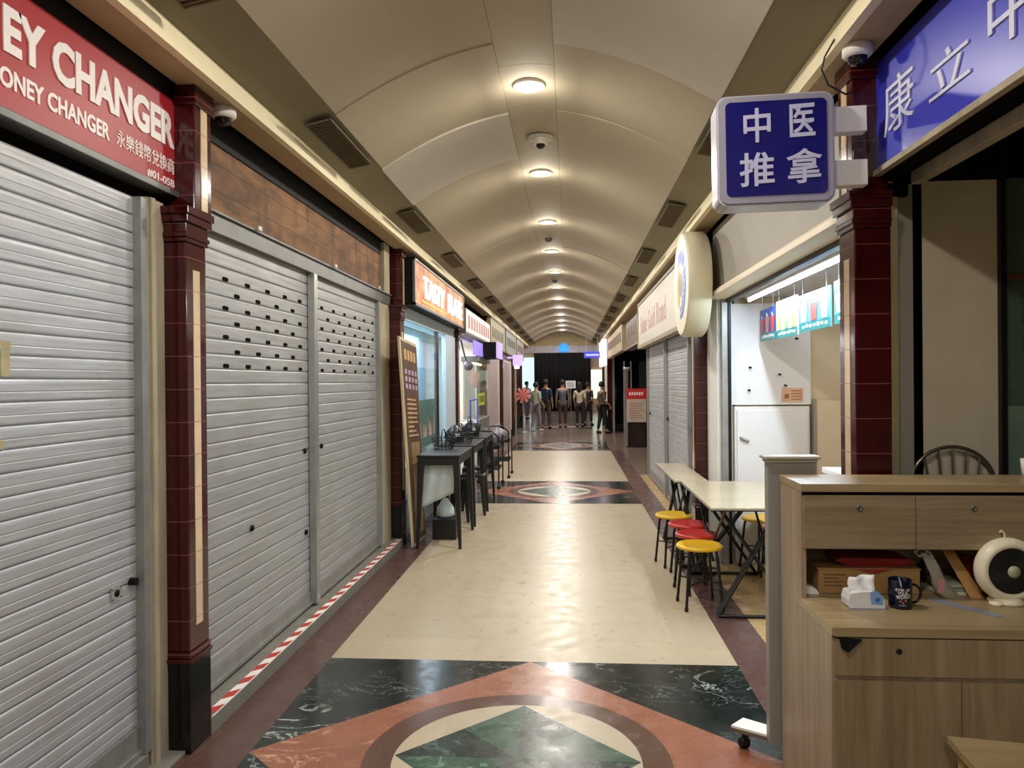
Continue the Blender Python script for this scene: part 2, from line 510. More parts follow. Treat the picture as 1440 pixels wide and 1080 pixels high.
# walls behind the shopfronts
mb = MB()
mb.box(-2.1, -1.95, -6.5, 7.45, 0, 3.02, 0)             # behind the two closed shops
mb.box(-3.4, -1.95, 7.45, 7.6, 0, 3.02, 1)
mb.box(-3.4, -3.3, 7.6, 15.3, 0, 3.02, 1)
mb.box(-3.4, -1.9, 11.5, 11.6, 0, 3.02, 1)
mb.box(-3.4, -1.9, 15.25, 15.4, 0, 3.02, 1)
mb.box(-2.1, -1.9, 15.4, 30, 0, 3.02, 2)
structure(mb, 'wall_left', [M['dark_wall'], M['wall_white'], M['wall_cream']])
mb = MB()
mb.box(3.2, 3.3, -6.5, 13.3, 0, 3.02, 0)
mb.box(1.5, 3.3, 7.0, 7.12, 0, 3.02, 1)                  # between stall and the closed shop
mb.box(1.34, 1.48, 7.0, 7.12, 0, 3.02, 1)
mb.box(1.42, 1.6, 7.12, 13.3, 0, 3.02, 2)
mb.box(1.36, 3.3, 13.3, 13.42, 0, 3.02, 2)
mb.box(1.62, 3.3, 3.62, 3.74, 0, 2.60, 3)                # between stall and massage shop
mb.box(4.4, 4.5, 13.42, 30, 0, 3.02, 2)
structure(mb, 'wall_right', [M['dark_wall'], M['stall_warm_wall'], M['dark_wall'], M['wall_cream']])
mb = MB(); mb.box(-5.5, 6, -6.6, -6.5, 0, 3.7, 0)
structure(mb, 'wall_back', [M['wall_cream']])
# end of the arcade: arched wall, header, hall beyond
mb = MB()
pts = [(CX + d, vz(abs(d))) for d in [HW * (i / 16 - 1) for i in range(33)]]
poly = [(-2.0, 3.06), (-2.0, 3.15)] + pts + [(1.5, 3.15), (1.5, 3.06)]
mb.extr(poly[::-1], 'Y', 30.0, 30.12, 0)
mb.box(-2.6, 2.0, 29.96, 30.2, 2.80, 3.07, 1)
mb.box(-9, -2.0, 30.02, 30.2, 0, 4.6, 2); mb.box(1.5, 9, 30.02, 30.2, 0, 4.6, 2); mb.box(-2.6, 2, 30.12, 30.2, 3.0, 4.6, 2)
mb.box(-9, 9, 47.8, 48, 0, 4.7, 2); mb.box(-9, -8.8, 30, 48, 0, 4.7, 2); mb.box(8.8, 9, 30, 48, 0, 4.7, 2)
mb.box(-9, 9, 30.02, 48, 4.7, 4.8, 2)
structure(mb, 'wall_end', [mat('end_ochre', '#c9b486', 0.6), mat('header_paint', '#d2ccd8', 0.6), M['wall_cream']])

# ------------------------------------------------------------------ shutters
def make_shutter(xw, s, y0, y1, z0, z1, m, name, label, posts=(), pitch=0.0775, perf=None, rails=True, loc=None, group=None):
    t = thing(name, label, 'shutter', (xw, (y0 + y1) / 2, z0), group)
    mb = MB()
    prof = [(0.0, -0.008), (0.0035, -0.008), (0.0045, -0.0005), (0.012, 0.001), (0.05, 0.0014), (0.068, 0.001), (0.0745, -0.002)] if perf else [(0.0, -0.008), (0.0035, -0.008), (0.0045, -0.0005), (0.010, 0.0008), (0.030, 0.0012), (0.0325, 0.0002), (0.0345, 0.0002), (0.037, 0.0014), (0.062, 0.0012), (0.070, 0.0002), (0.0745, -0.002)]
    n = int((z1 - z0 - 0.06) / pitch)
    zb = z1 - n * pitch
    P = [(xw - s * 0.02, zb)]
    for k in range(n):
        for a, d in prof: P.append((xw + s * d, zb + k * pitch + a * pitch / 0.077))
    P += [(xw, z1), (xw - s * 0.02, z1)]
    N = len(P)
    v = [(x, y0, z) for x, z in P] + [(x, y1, z) for x, z in P]
    mb.add(v, [((i, i + 1, N + i + 1, N + i) if s < 0 else (i, N + i, N + i + 1, i + 1)) for i in range(N - 1)], 0)
    if perf:
        # rows of dark slots: list of (y list, row indices from the top)
        ys_a, rows, ztop, gap = perf
        for r in range(rows):
            zc = ztop - r * pitch
            ys = ys_a if r % 2 == 0 else [(a + b) / 2 for a, b in zip(ys_a, ys_a[1:]) if b - a < gap]
            for yc in ys:
                w_, h_ = 0.036, 0.0115
                oct_ = [(yc - w_, zc - h_ * .4), (yc - w_ * .7, zc - h_), (yc + w_ * .7, zc - h_), (yc + w_, zc - h_ * .4), (yc + w_, zc + h_ * .4), (yc + w_ * .7, zc + h_), (yc - w_ * .7, zc + h_), (yc - w_, zc + h_ * .4)]
                mb.extr(oct_, 'X', xw + s * 0.0005, xw + s * 0.0020, 1)
    mb.build('curtain', [M[m], M['dark_recess']], t)
    mb = MB(); mb.box(xw - 0.012, xw + 0.012, y0, y1, z0, z0 + (zb - z0) + 0.002, 0)
    mb.box(xw - s * 0.01, xw + s * 0.024, y0, y1, z0, z0 + 0.02, 0)
    mb.build('bottom_bar', M['galvanised'], t)
    for yp in posts:
        q = MB(); q.box(xw + s * 0.005, xw + s * 0.055, yp - 0.035, yp + 0.035, z0, z1); q.build('guide_post', M['steel'], t, 0.003)
    if rails:
        for yy, sg in ((y0, -1), (y1, 1)):
            q = MB(); q.box(xw - s * 0.02, xw + s * 0.04, yy, yy + sg * 0.045, z0, z1); q.build('guide_rail', M['galvanised'], t, 0.002)
    return t
def lock_plate(t, xw, s, y, z, w_=0.035):
    q = MB(); q.box(xw, xw + s * 0.008, y - w_, y + w_, z - 0.028, z + 0.028, 0)
    for a in (-1, 1):
        for b in (-1, 1): q.lathe([(0.004, 0), (0.004, s * 0.002)], (xw + s * 0.008, y + a * w_ * .8, z + b * 0.02), 'X', 8, 1)
    o = q.build('lock_plate', [M['steel'], M['brushed_dark_steel']], t)
    q = MB(); q.lathe([(0.016, 0), (0.014, s * 0.006), (0.006, s * 0.007)], (xw + s * 0.006, y, z), 'X', 14)
    q.build('keyhole', M['black'], o)
XS = -1.84
sh = make_shutter(XS, 1, 0.2, 3.06, 0.085, 2.45, 'shutter_metal', 'roller_shutter', 'grey metal roller shutter pulled down below the red money changer sign')
lock_plate(sh, XS, 1, 2.915, 0.81)
q = MB(); q.lathe([(0.016, 0), (0.016, 0.03)], (XS, 3.02, 0.83), 'X', 12); q.build('bolt', M['black'], sh)
for k_, (y_, z_, a_, b_) in enumerate(((2.28, 1.785, .075, .014), (2.33, 1.725, .02, .043), (2.28, 1.46, .04, .014))):
    q = MB(); q.box(XS + .0015, XS + .0024 + k_ * .0003, y_ - a_, y_ + a_, z_ - b_, z_ + b_)
    q.build('tape_residue', mat('tape_tan', '#b3a77f', 0.6, var=.2, scale=20), sh)
ysA = [3.92, 4.20, 4.49, 4.77, 5.04, 5.50, 5.78, 6.07, 6.37, 6.66, 6.95]
sh = make_shutter(XS, 1, 3.48, 7.05, 0.10, 2.43, 'perforated_shutter_metal', 'roller_shutter', 'wide roller shutter with rows of slots beneath the bare plywood board',
                  posts=(5.22,), perf=(ysA, 7, 2.215, 0.35))
for yy, zz in ((5.10, 1.186), (4.22, 0.82), (5.45, 1.19), (5.11, 0.62)):
    q = MB(); q.lathe([(0.020, 0), (0.016, 0.012), (0.006, 0.014)], (XS + 0.003, yy, zz), 'X', 14); q.build('lock', M['black'], sh)
# sills, tape
mb = MB(); mb.box(-1.95, -1.69, 3.42, 7.5, 0, 0.083); structure(mb, 'trim_3', M['concrete_sill'], 0.004)
mb = MB(); mb.box(-1.95, -1.80, -2, 3.08, 0, 0.083); mb.box(-1.95, -1.72, 3.08, 3.235, 0, 0.02); structure(mb, 'trim_4', M['concrete_sill'], 0.004)
mb = MB()
n = 44; y0, y1 = 3.44, 7.44
for i in range(n):
    a = y0 + (y1 - y0) * i / n; b = y0 + (y1 - y0) * (i + 1) / n
    d = 0.05
    A = lambda y: min(y1, max(y0, y))
    mb.add([(-1.745, A(a), 0.084), (-1.697, A(a + d), 0.084), (-1.697, A(b + d), 0.084), (-1.745, A(b), 0.084)], [(0, 1, 2, 3)], i % 2)
mb.box(-1.698, -1.6925, y0, y1, 0.083, 0.0845, 1)
tag(mb.build('hazard_tape', [M['tape_red'], M['tape_white']]), 'red and white striped hazard tape stuck along the raised shop sill', 'tape')
# jambs
mb = MB(); mb.box(-1.90, -1.80, 3.105, 3.24, 0.0, 2.46); mb.box(-1.82, -1.785, 3.115, 3.15, 0, 2.46); structure(mb, 'trim_5', M['worn_frame'], 0.004)
mb = MB(); mb.box(-1.95, -1.81, 7.10, 7.5, 0.083, 2.53); structure(mb, 'trim_6', M['worn_frame'], 0.004)
# lintel and plywood board over shutter 2
mb = MB(); mb.box(-1.95, -1.80, 3.45, 7.5, 2.43, 2.535); mb.box(-1.95, -1.785, 3.45, 7.5, 2.525, 2.54)
structure(mb, 'trim_7', M['brushed_dark_steel'], 0.003)
t = thing('signboard_backing', 'bare stained plywood board above the wide perforated shutter', 'board', (-1.83, 5.4, 2.54))
mb = MB(); mb.box(-1.945, -1.83, 3.44, 7.2, 2.54, 2.90); mb.build('board', M['plywood_board'], t)
for yy in (4.23, 5.65, 6.97):
    q = MB(); q.box(-1.83, -1.77, yy - 0.006, yy + 0.006, 2.535, 2.545); q.box(-1.778, -1.77, yy - 0.02, yy + 0.02, 2.535, 2.56); q.build('bracket', M['white_paint'], t)
q = MB(); q.box(-1.94, -1.82, 3.44, 7.2, 2.90, 3.085); q.build('soffit_shade_strip', M['black'], t)  # black strip standing in for the soffit's shadow above the board
q = MB(); q.box(-1.94, -1.79, 7.22, 7.44, 2.54, 3.02); q.build('end_panel', M['worn_frame'], t)
mb = MB(); mb.box(-1.95, -1.86, -6, 3.3, 2.45, 3.02); structure(mb, 'trim_8', M['dark_recess'])

# ------------------------------------------------------------------ tiled pillars
def make_pillar(xf, s, y, label, D=0.135, W=0.185, up=0.0):
    t = thing('tiled_pillar', label, 'pillar', (xf - s * D / 2, y + W / 2, 0), 'glazed maroon pillars of the arcade')
    xb = xf - s * D
    q = MB(); q.box(xb, xf + s * 0.004, y - 0.004, y + W + .004, 0, 0.405); q.build('base', M['black_granite'], t, 0.003)
    q = MB(); q.box(xb, xf + s * 0.012, y - 0.012, y + W + .012, 0.405, 0.425); q.box(xb, xf + s * 0.006, y - 0.006, y + W + .006, 0.425, 0.455); q.build('skirting', M['maroon_glaze'], t, 0.006)
    q = MB(); q.box(xb, xf, y, y + W, 0.455, 2.29); q.build('shaft', M['maroon_glaze'], t, 0.006)
    for z0, z1 in ((0.56, 2.17), (2.46, 2.93)):
        a = y + 0.06 + (0.02 + up if z0 > 2 else 0)
        q = MB(); q.box(xf - s * .01, xf + s * 0.0025, a, a + 0.06, z0, z1); q.build('cream_stripe', M['cream_glaze'], t)
    q = MB()
    for z0, z1, e in ((2.29, 2.31, 0.008), (2.31, 2.33, 0.014), (2.33, 2.375, 0.008), (2.375, 2.41, 0.022), (2.41, 2.445, 0.03)):
        q.box(xb, xf + s * e, y - e, y + W + e, z0, z1)
    q.build('capital', M['maroon_glaze'], t, 0.004)
    q = MB(); q.box(xb, xf, y + 0.02 + up, y + W + up, 2.445, 2.96); q.box(xb, xf + s * .012, y + 0.01 + up, y + W + 0.01 + up, 2.93, 3.02)
    q.build('upper_shaft', M['maroon_glaze'], t, 0.006)
XL, XR = -1.70, 1.21
for y, lb in ((3.24, 'between the red money changer sign and the plywood board'), (7.5, 'just before the orange lit restaurant sign, behind the leaning banner'),
              (11.42, 'between the blue glazed window and the white lit stall'), (15.35, 'past the white lit stall'), (19.2, 'fourth beyond the stall, by the dark doors'), (23.1, 'second from the far end on the left'), (27.0, 'last one on the left at the far end')):
    make_pillar(XL, 1, y, 'left side glazed maroon pillar ' + lb, up=0.065)
for y, lb in ((3.30, 'beside the projecting blue light box'), (7.44, 'thin in view behind the round sign'), (24.4, 'near the hall, beside the white lit sign'), (28.2, 'farthest, by the hall opening')):
    make_pillar(XR, -1, y, 'right side glazed maroon pillar ' + lb, D=0.15)

ORD = ['nearest', 'second', 'third', 'fourth', 'fifth', 'sixth', 'seventh', 'eighth', 'ninth', 'tenth', 'eleventh', 'twelfth', 'thirteenth', 'fourteenth', 'fifteenth']
# ------------------------------------------------------------------ downlights, vents, cameras
t0 = thing('downlight', 'round recessed warm downlight glowing on the crown of the vault', 'ceiling light', (CX, 0, AP - 0.02), 'row of downlights along the vault')
q = MB(); q.lathe([(0.085, -0.012), (0.10, -0.015), (0.105, -0.006), (0.10, 0.02)], (CX, 0, AP - 0.006), 'Z', 28); q.build('trim_ring', M['white_paint'], t0)
q = MB(); q.lathe([(0.0, 0), (0.086, 0.0)], (CX, 0, AP - 0.018), 'Z', 28); q.build('diffuser', emis('lamp_glow', '#fff0d8', 11), t0)
for i, y in enumerate([y for y in LIGHT_Y if y > 0]):
    o = t0 if i == 0 else dup(t0)
    o.location = (CX, y, AP - 0.02)
    o['label'] = 'round recessed downlight on the vault, ' + ORD[i] + ' of the row from the front'
q0 = None
vent_y = [2.4, 4.62, 6.9, 9.15, 11.4, 13.7, 15.95, 18.2, 20.5, 22.7, 25.0, 27.3]
for side, xa, xb in (('left', -1.49, -1.335), ('right', 0.845, 1.00)):
    t0 = thing('air_vent', 'slatted brown air grille in the ' + side + ' soffit beside the vault', 'vent', ((xa + xb) / 2, 0, 3.105), 'air grilles in the ' + side + ' soffit')
    q = MB(); q.box(xa, xb, -0.44, 0.44, 3.104, 3.109, 1); q.build('backing', [M['vent_grille'], M['vent_dark']], t0)
    q = MB()
    for k in range(26): q.box(xa + 0.01, xb - 0.01, -0.43 + k * 0.0336, -0.418 + k * 0.0336, 3.099, 3.105)
    q.build('slat', M['vent_grille'], t0)
    q = MB(); q.box(xa, xa + 0.01, -.44, .44, 3.097, 3.105); q.box(xb - 0.01, xb, -.44, .44, 3.097, 3.105); q.box(xa, xb, -.44, -.43, 3.097, 3.105); q.box(xa, xb, .43, .44, 3.097, 3.105)
    q.build('frame', M['vent_grille'], t0)
    for i, y in enumerate(vent_y):
        o = t0 if i == 0 else dup(t0)
        o.location = ((xa + xb) / 2, y, 3.137)
        o.rotation_euler = (0, math.radians(-11.5 if side == 'left' else 11.5), 0)
        o['label'] = 'slatted brown air grille in the ' + side + ' soffit, ' + ORD[i] + ' from the front'
def dome_cam(x, y, z, label, sc=1.0):
    t = thing('dome_camera', label, 'security camera', (x, y, z))
    q = MB(); q.lathe([(0.055 * sc, 0), (0.062 * sc, -0.01 * sc), (0.062 * sc, -0.04 * sc), (0.05 * sc, -0.052 * sc), (0.03 * sc, -0.055 * sc)], (x, y, z), 'Z', 28); q.build('housing', M['white_paint'], t)
    q = MB(); q.lathe([(0.042 * sc, -0.05 * sc), (0.038 * sc, -0.07 * sc), (0.025 * sc, -0.085 * sc), (0.0, -0.09 * sc)], (x, y, z), 'Z', 24); q.build('dome', M['dome_glass'], t)
dome_cam(-1.70, 3.62, 3.02, 'white dome camera under the left beam beside the red sign')
dome_cam(1.19, 3.20, 3.02, 'white dome camera under the right beam above the blue signs', 0.95)
t = thing('dome_camera', 'black dome camera on a round plate at the crown of the vault', 'security camera', (-0.21, 5.9, 3.56))
q = MB(); q.lathe([(0.11, 0), (0.115, -0.008), (0.07, -0.012)], (-0.21, 5.9, 3.56), 'Z', 32); q.build('ceiling_plate', M['ceiling_panel_pale'], t)
q = MB(); q.lathe([(0.055, -0.01), (0.055, -0.05), (0.04, -0.055)], (-0.21, 5.9, 3.56), 'Z', 28); q.build('housing', M['white_paint'], t)
q = MB(); q.lathe([(0.036, -0.05), (0.034, -0.07), (0.02, -0.088), (0, -0.092)], (-0.21, 5.9, 3.56), 'Z', 24); q.build('dome', M['dome_glass'], t)
for y in (10.1, 14.3):
    q = MB(); q.lathe([(0.05, 0), (0.05, -0.02), (0.03, -0.045), (0, -0.05)], (CX - 0.02, y, 3.565), 'Z', 20)
    tag(q.build('smoke_detector', M['brushed_dark_steel']), 'small ' + ('nearer' if y < 12 else 'farther') + ' ceiling detector between two downlights', 'smoke detector')
# ------------------------------------------------------------------ signs
LR, LU = (0, 1, 0), (0, 0, 1)          # lettering on the left wall
RR = (0, -1, 0)                        # lettering on the right wall
def red_sign():
    t = thing('shop_sign', 'red money changer signboard with white lettering in a metal frame', 'sign', (-1.83, 2.0, 2.5))
    m = mat('sign_red', '#a61f26', 0.42, var=0.05, scale=2)
    q = MB(); q.box(-1.86, -1.795, 0.3, 3.345, 2.535, 2.95); q.build('face', m, t)
    q = MB(); q.box(-1.88, -1.775, 0.3, 3.385, 2.505, 2.535); q.box(-1.88, -1.775, 3.345, 3.385, 2.505, 3.0)
    q.build('frame', M['brushed_dark_steel'], t, 0.003)
    q = MB(); q.box(-1.862, -1.79, 0.3, 3.345, 2.95, 3.08); q.build('soffit_shade_band', M['black'], t)  # shade between sign and soffit, built as a black band
    X = -1.795
    text('MON', 'lettering', M['white_letter'], t, (X, 1.83, 2.722), LR, LU, 0.415, 0.150, 0.005, 0.04)
    text('EY CHANGER', 'lettering', M['white_letter'], t, (X, 2.277, 2.722), LR, LU, 1.043, 0.155, 0.005, 0.04)
    text('MONEY CHANGER', 'small_lettering', M['white_letter'], t, (X, 2.205, 2.609), LR, LU, 0.63, 0.066, 0.003, 0.03)
    text('永樂錢幣兌換商', 'chinese_lettering', M['white_letter'], t, (X, 2.88, 2.608), LR, LU, 0.44, 0.068, 0.003, 0.0)
    text('#01-05B', 'unit_number', M['white_letter'], t, (X, 3.10, 2.545), LR, LU, 0.222, 0.038, 0.002, 0.02)
red_sign()
def blue_sign():
    t = thing('shop_sign', 'long blue signboard with pale brush characters over the massage shop', 'sign', (1.34, 1.5, 2.5))
    q = MB(); q.box(1.312, 1.40, -1.5, 3.42, 2.535, 2.985); q.build('face', mat('sign_blue', '#2f35b6', 0.34, var=0.05, scale=1.5), t)
    q = MB(); q.box(1.295, 1.325, -1.5, 3.44, 2.51, 2.535); q.box(1.325, 1.42, -1.5, 3.43, 2.515, 2.535, 2); q.box(1.295, 1.42, 3.42, 3.44, 2.51, 3.0); q.box(1.30, 1.312, 3.405, 3.42, 2.535, 2.985, 1)
    q.build('frame', [M['worn_frame'], M['white_paint'], M['dark_recess']], t, 0.002)
    m = mat('sign_pale_letter', '#c9cde0', 0.5, var=0.03)
    for ch, y0, y1, z0, z1, sh in (('康', 3.235, 2.965, 2.642, 2.86, 0.0), ('立', 2.84, 2.56, 2.645, 2.79, 0.0), ('中', 2.455, 2.20, 2.65, 2.86, 0.0)):
        text(ch, 'brush_character', m, t, (1.312, y0, z0), RR, LU, y0 - y1, z1 - z0, 0.006, 0.0)
blue_sign()
q = MB(); q.box(1.455, 1.50, -3, 3.33, 2.475, 2.53); q.box(1.47, 1.50, -3, 3.36, 2.55, 3.02, 1)
structure(q, 'trim_9', [M['worn_frame'], M['dark_recess']], 0.003)

def rounded(w_, h_, r, n=6):
    pts = []
    for cx, cy, a0 in ((w_ - r, h_ - r, 0), (r, h_ - r, 90), (r, r, 180), (w_ - r, r, 270)):
        for k in range(n + 1):
            a = math.radians(a0 + 90 * k / n)
            pts.append((cx + r * math.cos(a), cy + r * math.sin(a)))
    return pts
def light_box():
    W, H_, D = 0.468, 0.452, 0.15
    o = Vector((0.615, 3.16, 2.365))
    t = thing('projecting_sign', 'square blue light box sign with four white characters, jutting from the right pillar', 'sign', o)
    def rr(x0, z0, w_, h_, r, y0, y1, m, name, mt):
        q = MB(); q.extr([(x0 + a, z0 + b) for a, b in rounded(w_, h_, r)], 'Y', y0, y1, 0)
        return q
    q = MB(); q.extr([(o.x + a, o.z + b) for a, b in rounded(W, H_, 0.045, 8)], 'Y', o.y + 0.01, o.y + D, 0); q.build('box_body', mat('box_grey', '#b9b6bf', 0.3, var=0.04), t, 0.008)
    q = MB(); q.extr([(o.x + .008 + a, o.z + .008 + b) for a, b in rounded(W - .016, H_ - .016, 0.04, 8)], 'Y', o.y, o.y + 0.012, 0); q.build('frame', mat('box_frame', '#a3a0ae', 0.3, 0.2, var=0.04), t, 0.004)
    q = MB(); q.extr([(o.x + .036 + a, o.z + .036 + b) for a, b in rounded(W - .068, H_ - .066, 0.022, 8)], 'Y', o.y - 0.003, o.y + 0.001, 0); q.build('face', mat('box_blue', '#0d0c68', 0.25, var=0.05), t, 0.001)
    m = mat('box_letter', '#bfc0dc', 0.5, var=0.03)
    for ch, x0, x1, z0, z1 in (('中', 0.722, 0.830, 2.617, 2.757), ('医', 0.905, 1.005, 2.632, 2.765), ('推', 0.704, 0.842, 2.438, 2.576), ('拿', 0.89, 1.03, 2.442, 2.583)):
        text(ch, 'character', m, t, (x0, o.y - 0.003, z0), (1, 0, 0.03), (0, 0, 1), x1 - x0, z1 - z0, 0.003, 0.016)
    for z in (2.44, 2.66):
        q = MB(); q.box(o.x + W - 0.005, 1.225, o.y + 0.05, o.y + 0.11, z, z + 0.105); q.build('bracket', M['white_paint'], t, 0.003)
    t.rotation_euler = (0, math.radians(-0.6), math.radians(-2.0))
light_box()
# short black cable between beam and light box
q = MB(); q.tube([(1.10, 3.2, 3.05), (1.06, 3.2, 2.98), (1.05, 3.21, 2.93), (1.08, 3.22, 2.87), (1.16, 3.25, 2.84), (1.2, 3.28, 2.86)], 0.004, 6)
tag(q.build('black_cable', M['black_plastic']), 'thin black cable looping from the beam behind the blue light box', 'cable')

def round_sign():
    c = (1.02, 6.97, 2.52)
    t = thing('round_sign', 'thick round cream light box with a blue and yellow emblem', 'sign', c)
    q = MB(); q.lathe([(0.455, 0.20), (0.475, 0.18), (0.475, 0.02), (0.455, 0.0)], c, 'X', 56, 0, True); q.build('drum', mat('drum_cream', '#d8d2b4', 0.45, var=0.04), t)
    q = MB(); q.lathe([(0.0, -0.003), (0.45, -0.003), (0.45, 0.0)], c, 'X', 56, 0, False); q.build('face', mat('drum_face', '#e6e0c6', 0.4, var=0.03), t)
    e = MB()   # emblem: blue ring segment, yellow figure shape, pale swoosh
    def arc(r0, r1, a0, a1, m, x):
        n = 20; pts = []
        for k in range(n + 1):
            a = math.radians(a0 + (a1 - a0) * k / n); pts.append((c[1] + r1 * math.cos(a), c[2] + r1 * math.sin(a)))
        for k in range(n, -1, -1):
            a = math.radians(a0 + (a1 - a0) * k / n); pts.append((c[1] + r0 * math.cos(a), c[2] + r0 * math.sin(a)))
        for k in range(n):
            i = [pts[k], pts[k + 1], pts[2 * n - k], pts[2 * n + 1 - k]]
            e.add([(x, p[0], p[1]) for p in i], [(3, 2, 1, 0)], m)
    arc(0.20, 0.31, 150, 280, 0, c[0] - 0.0045); arc(0.20, 0.31, 60, 140, 0, c[0] - 0.0045); arc(0.12, 0.24, -60, 60, 1, c[0] - 0.0055)
    arc(0.0, 0.11, 0, 359, 2, c[0] - 0.005); arc(0.13, 0.19, 140, 260, 3, c[0] - 0.0055)
    for k in range(9):
        a = math.radians(165 + 13 * k); y, z = c[1] + 0.255 * math.cos(a), c[2] + 0.255 * math.sin(a)
        e.box(c[0] - 0.007, c[0] - 0.005, y - 0.012, y + 0.012, z - 0.02, z + 0.02, 4)
    e.build('emblem', [mat('emblem_blue', '#3d5fd8', 0.4), mat('emblem_yellow', '#e2a93a', 0.4), mat('emblem_brown', '#8d6e4a', 0.4), mat('emblem_cyan', '#8ec6e8', 0.4), M['white_letter']], t)
round_sign()

def gift_sign():
    t = thing('shop_sign', 'pale signboard with faded red lettering over the closed right shop', 'sign', (1.28, 10.8, 2.2))
    q = MB(); q.box(1.20, 1.42, 7.75, 13.25, 2.24, 2.95); q.build('face', mat('faded_sign', '#d6d0c4', 0.5, var=0.04), t)
    q = MB(); q.box(1.185, 1.30, 7.75, 13.28, 2.20, 2.255); q.box(1.185, 1.21, 13.23, 13.28, 2.2, 2.97); q.box(1.185, 1.25, 7.75, 13.28, 2.93, 2.97, 1); q.build('frame', [M['worn_frame'], M['grey_panel']], t, 0.003)
    m = mat('faded_red', '#c29c96', 0.6, var=0.1)
    for wd_, ya, ln in (('Home', 12.85, 1.05), ('Gold', 11.6, .9), ('Road', 10.5, 1.0)): text(wd_, 'faded_word', m, t, (1.20, ya, 2.42), RR, LU, ln, 0.30, 0.002, 0.01)
gift_sign()
t = make_shutter(1.375, -1, 7.72, 13.2, 0.02, 2.22, 'shutter_metal', 'roller_shutter', 'closed grey roller shutter in panels under the faded pale signboard', posts=(10.75, 8.6))
for y, z in ((10.6, 1.12), (12.9, 1.1), (8.45, 1.1)):
    q = MB(); q.box(1.36, 1.345, y - 0.04, y + 0.04, z - 0.02, z + 0.02); q.build('lock', M['black'], t)

# ------------------------------------------------------------------ food stall on the right
mb = MB()
mb.box(1.30, 1.345, 3.46, 6.93, 2.43, 2.99, 0)
mb.box(1.345, 1.5, 3.46, 7.0, 2.46, 3.02, 2)
mb.box(1.37, 3.2, 3.7, 7.0, 2.395, 2.45, 1)
structure(mb, 'wall_1', [M['grey_panel'], mat('stall_ceiling', '#cfcac4', 0.5), M['dark_recess']])
q = MB(); q.extr([(1.24, 2.375), (1.24, 2.41), (1.27, 2.44), (1.30, 2.44), (1.40, 2.44), (1.40, 2.375)][::-1], 'Y', 3.44, 6.90, 0)
structure(q, 'trim_10', mat('awning_cream', '#e8dcc4', 0.45, var=0.03), 0.004)
q = MB(); q.box(1.40, 1.44, 3.5, 6.90, 2.345, 2.40, 0); structure(q, 'trim_11', M['black_metal'])
q = MB(); q.box(1.33, 1.46, 6.93, 7.42, 0, 2.46, 0); q.box(1.36, 1.41, 6.86, 6.93, 0, 2.40, 1); q.box(1.42, 1.445, 6.88, 6.90, 0, 2.4, 2)
structure(q, 'trim_12', [M['wall_white'], M['galvanised'], M['black_metal']], 0.003)
# boards on the stall's far wall
t = thing('peg_board', 'large white board with black hooks on the lit stall wall', 'board', (1.8, 6.97, 1.42))
q = MB(); q.box(1.46, 2.16, 6.95, 6.985, 1.425, 2.34); q.build('board', M['white_board'], t, 0.003)
for x, z in ((1.62, 1.765), (1.88, 1.70), (1.88, 2.04), (2.03, 2.02), (2.035, 2.255), (1.61, 1.56), (1.93, 1.60)):
    q = MB(); q.tube([(x, 6.95, z), (x, 6.925, z), (x + 0.012, 6.92, z - 0.008)], 0.008, 8); q.build('hook', M['black'], t)
q = MB(); q.box(1.90, 2.09, 6.945, 6.95, 1.45, 1.575, 0); q.box(1.925, 1.965, 6.943, 6.945, 1.48, 1.52, 1)
for k in range(4): q.box(1.985, 2.075, 6.943, 6.945, 1.47 + k * 0.025, 1.478 + k * .025, 1)
o = q.build('notice_paper', [mat('peach_paper', '#e3b994', 0.6), mat('paper_ink', '#9b7058', 0.6)]); tag(o, 'small peach notice stuck at the bottom of the white board', 'notice')
t = thing('low_cupboard', 'white low cupboard against the stall wall below the hook board', 'cupboard', (1.8, 6.9, 0))
q = MB(); q.box(1.48, 2.14, 6.93, 7.0, 0.0, 1.41); q.build('carcass', M['wall_white'], t, 0.003)
q = MB(); q.box(1.50, 2.12, 6.915, 6.93, 0.03, 1.38); q.build('door', M['white_board'], t, 0.003)
q = MB(); q.tube([(1.53, 6.915, 1.13), (1.53, 6.895, 1.13), (1.60, 6.895, 1.10)], 0.012, 8); q.build('handle', M['galvanised'], t)
t = thing('tall_panel', 'cream panel with rounded bracket standing right of the white cupboard', 'panel', (2.35, 6.9, 0))
q = MB(); q.box(2.17, 2.62, 6.90, 6.96, 0, 1.46); q.build('panel', M['stall_warm_wall'], t, 0.004)
q = MB(); q.box(2.165, 2.19, 6.89, 6.965, 0, 1.475); q.build('edge', M['grey_panel'], t, 0.002)
t = thing('stall_counter', 'white stall counter seen between the grey divider and the pillar', 'counter', (1.7, 4.6, 0))
q = MB(); q.box(1.86, 2.55, 5.2, 5.75, 0.96, 1.0); q.build('worktop', M['white_board'], t, 0.004)
q = MB(); q.box(1.89, 2.52, 5.23, 5.72, 0.0, 0.96); q.build('cabinet', M['wall_white'], t, 0.003)
# tube light
t = thing('tube_light', 'long cool white tube light under the stall ceiling', 'light', (1.6, 5.3, 2.37))
q = MB(); q.box(1.57, 1.64, 3.75, 6.88, 2.375, 2.396); q.build('batten', M['white_paint'], t, 0.003)
q = MB(); q.tube([(1.605, 3.80, 2.362), (1.605, 6.86, 2.362)], 0.014, 12); q.build('tube', emis('tube_glow', '#e6f2ff', 6), t)
for yy in (3.77, 6.87):
    q = MB(); q.box(1.59, 1.62, yy - .012, yy + .012, 2.345, 2.38); q.build('end_cap', M['white_paint'], t)
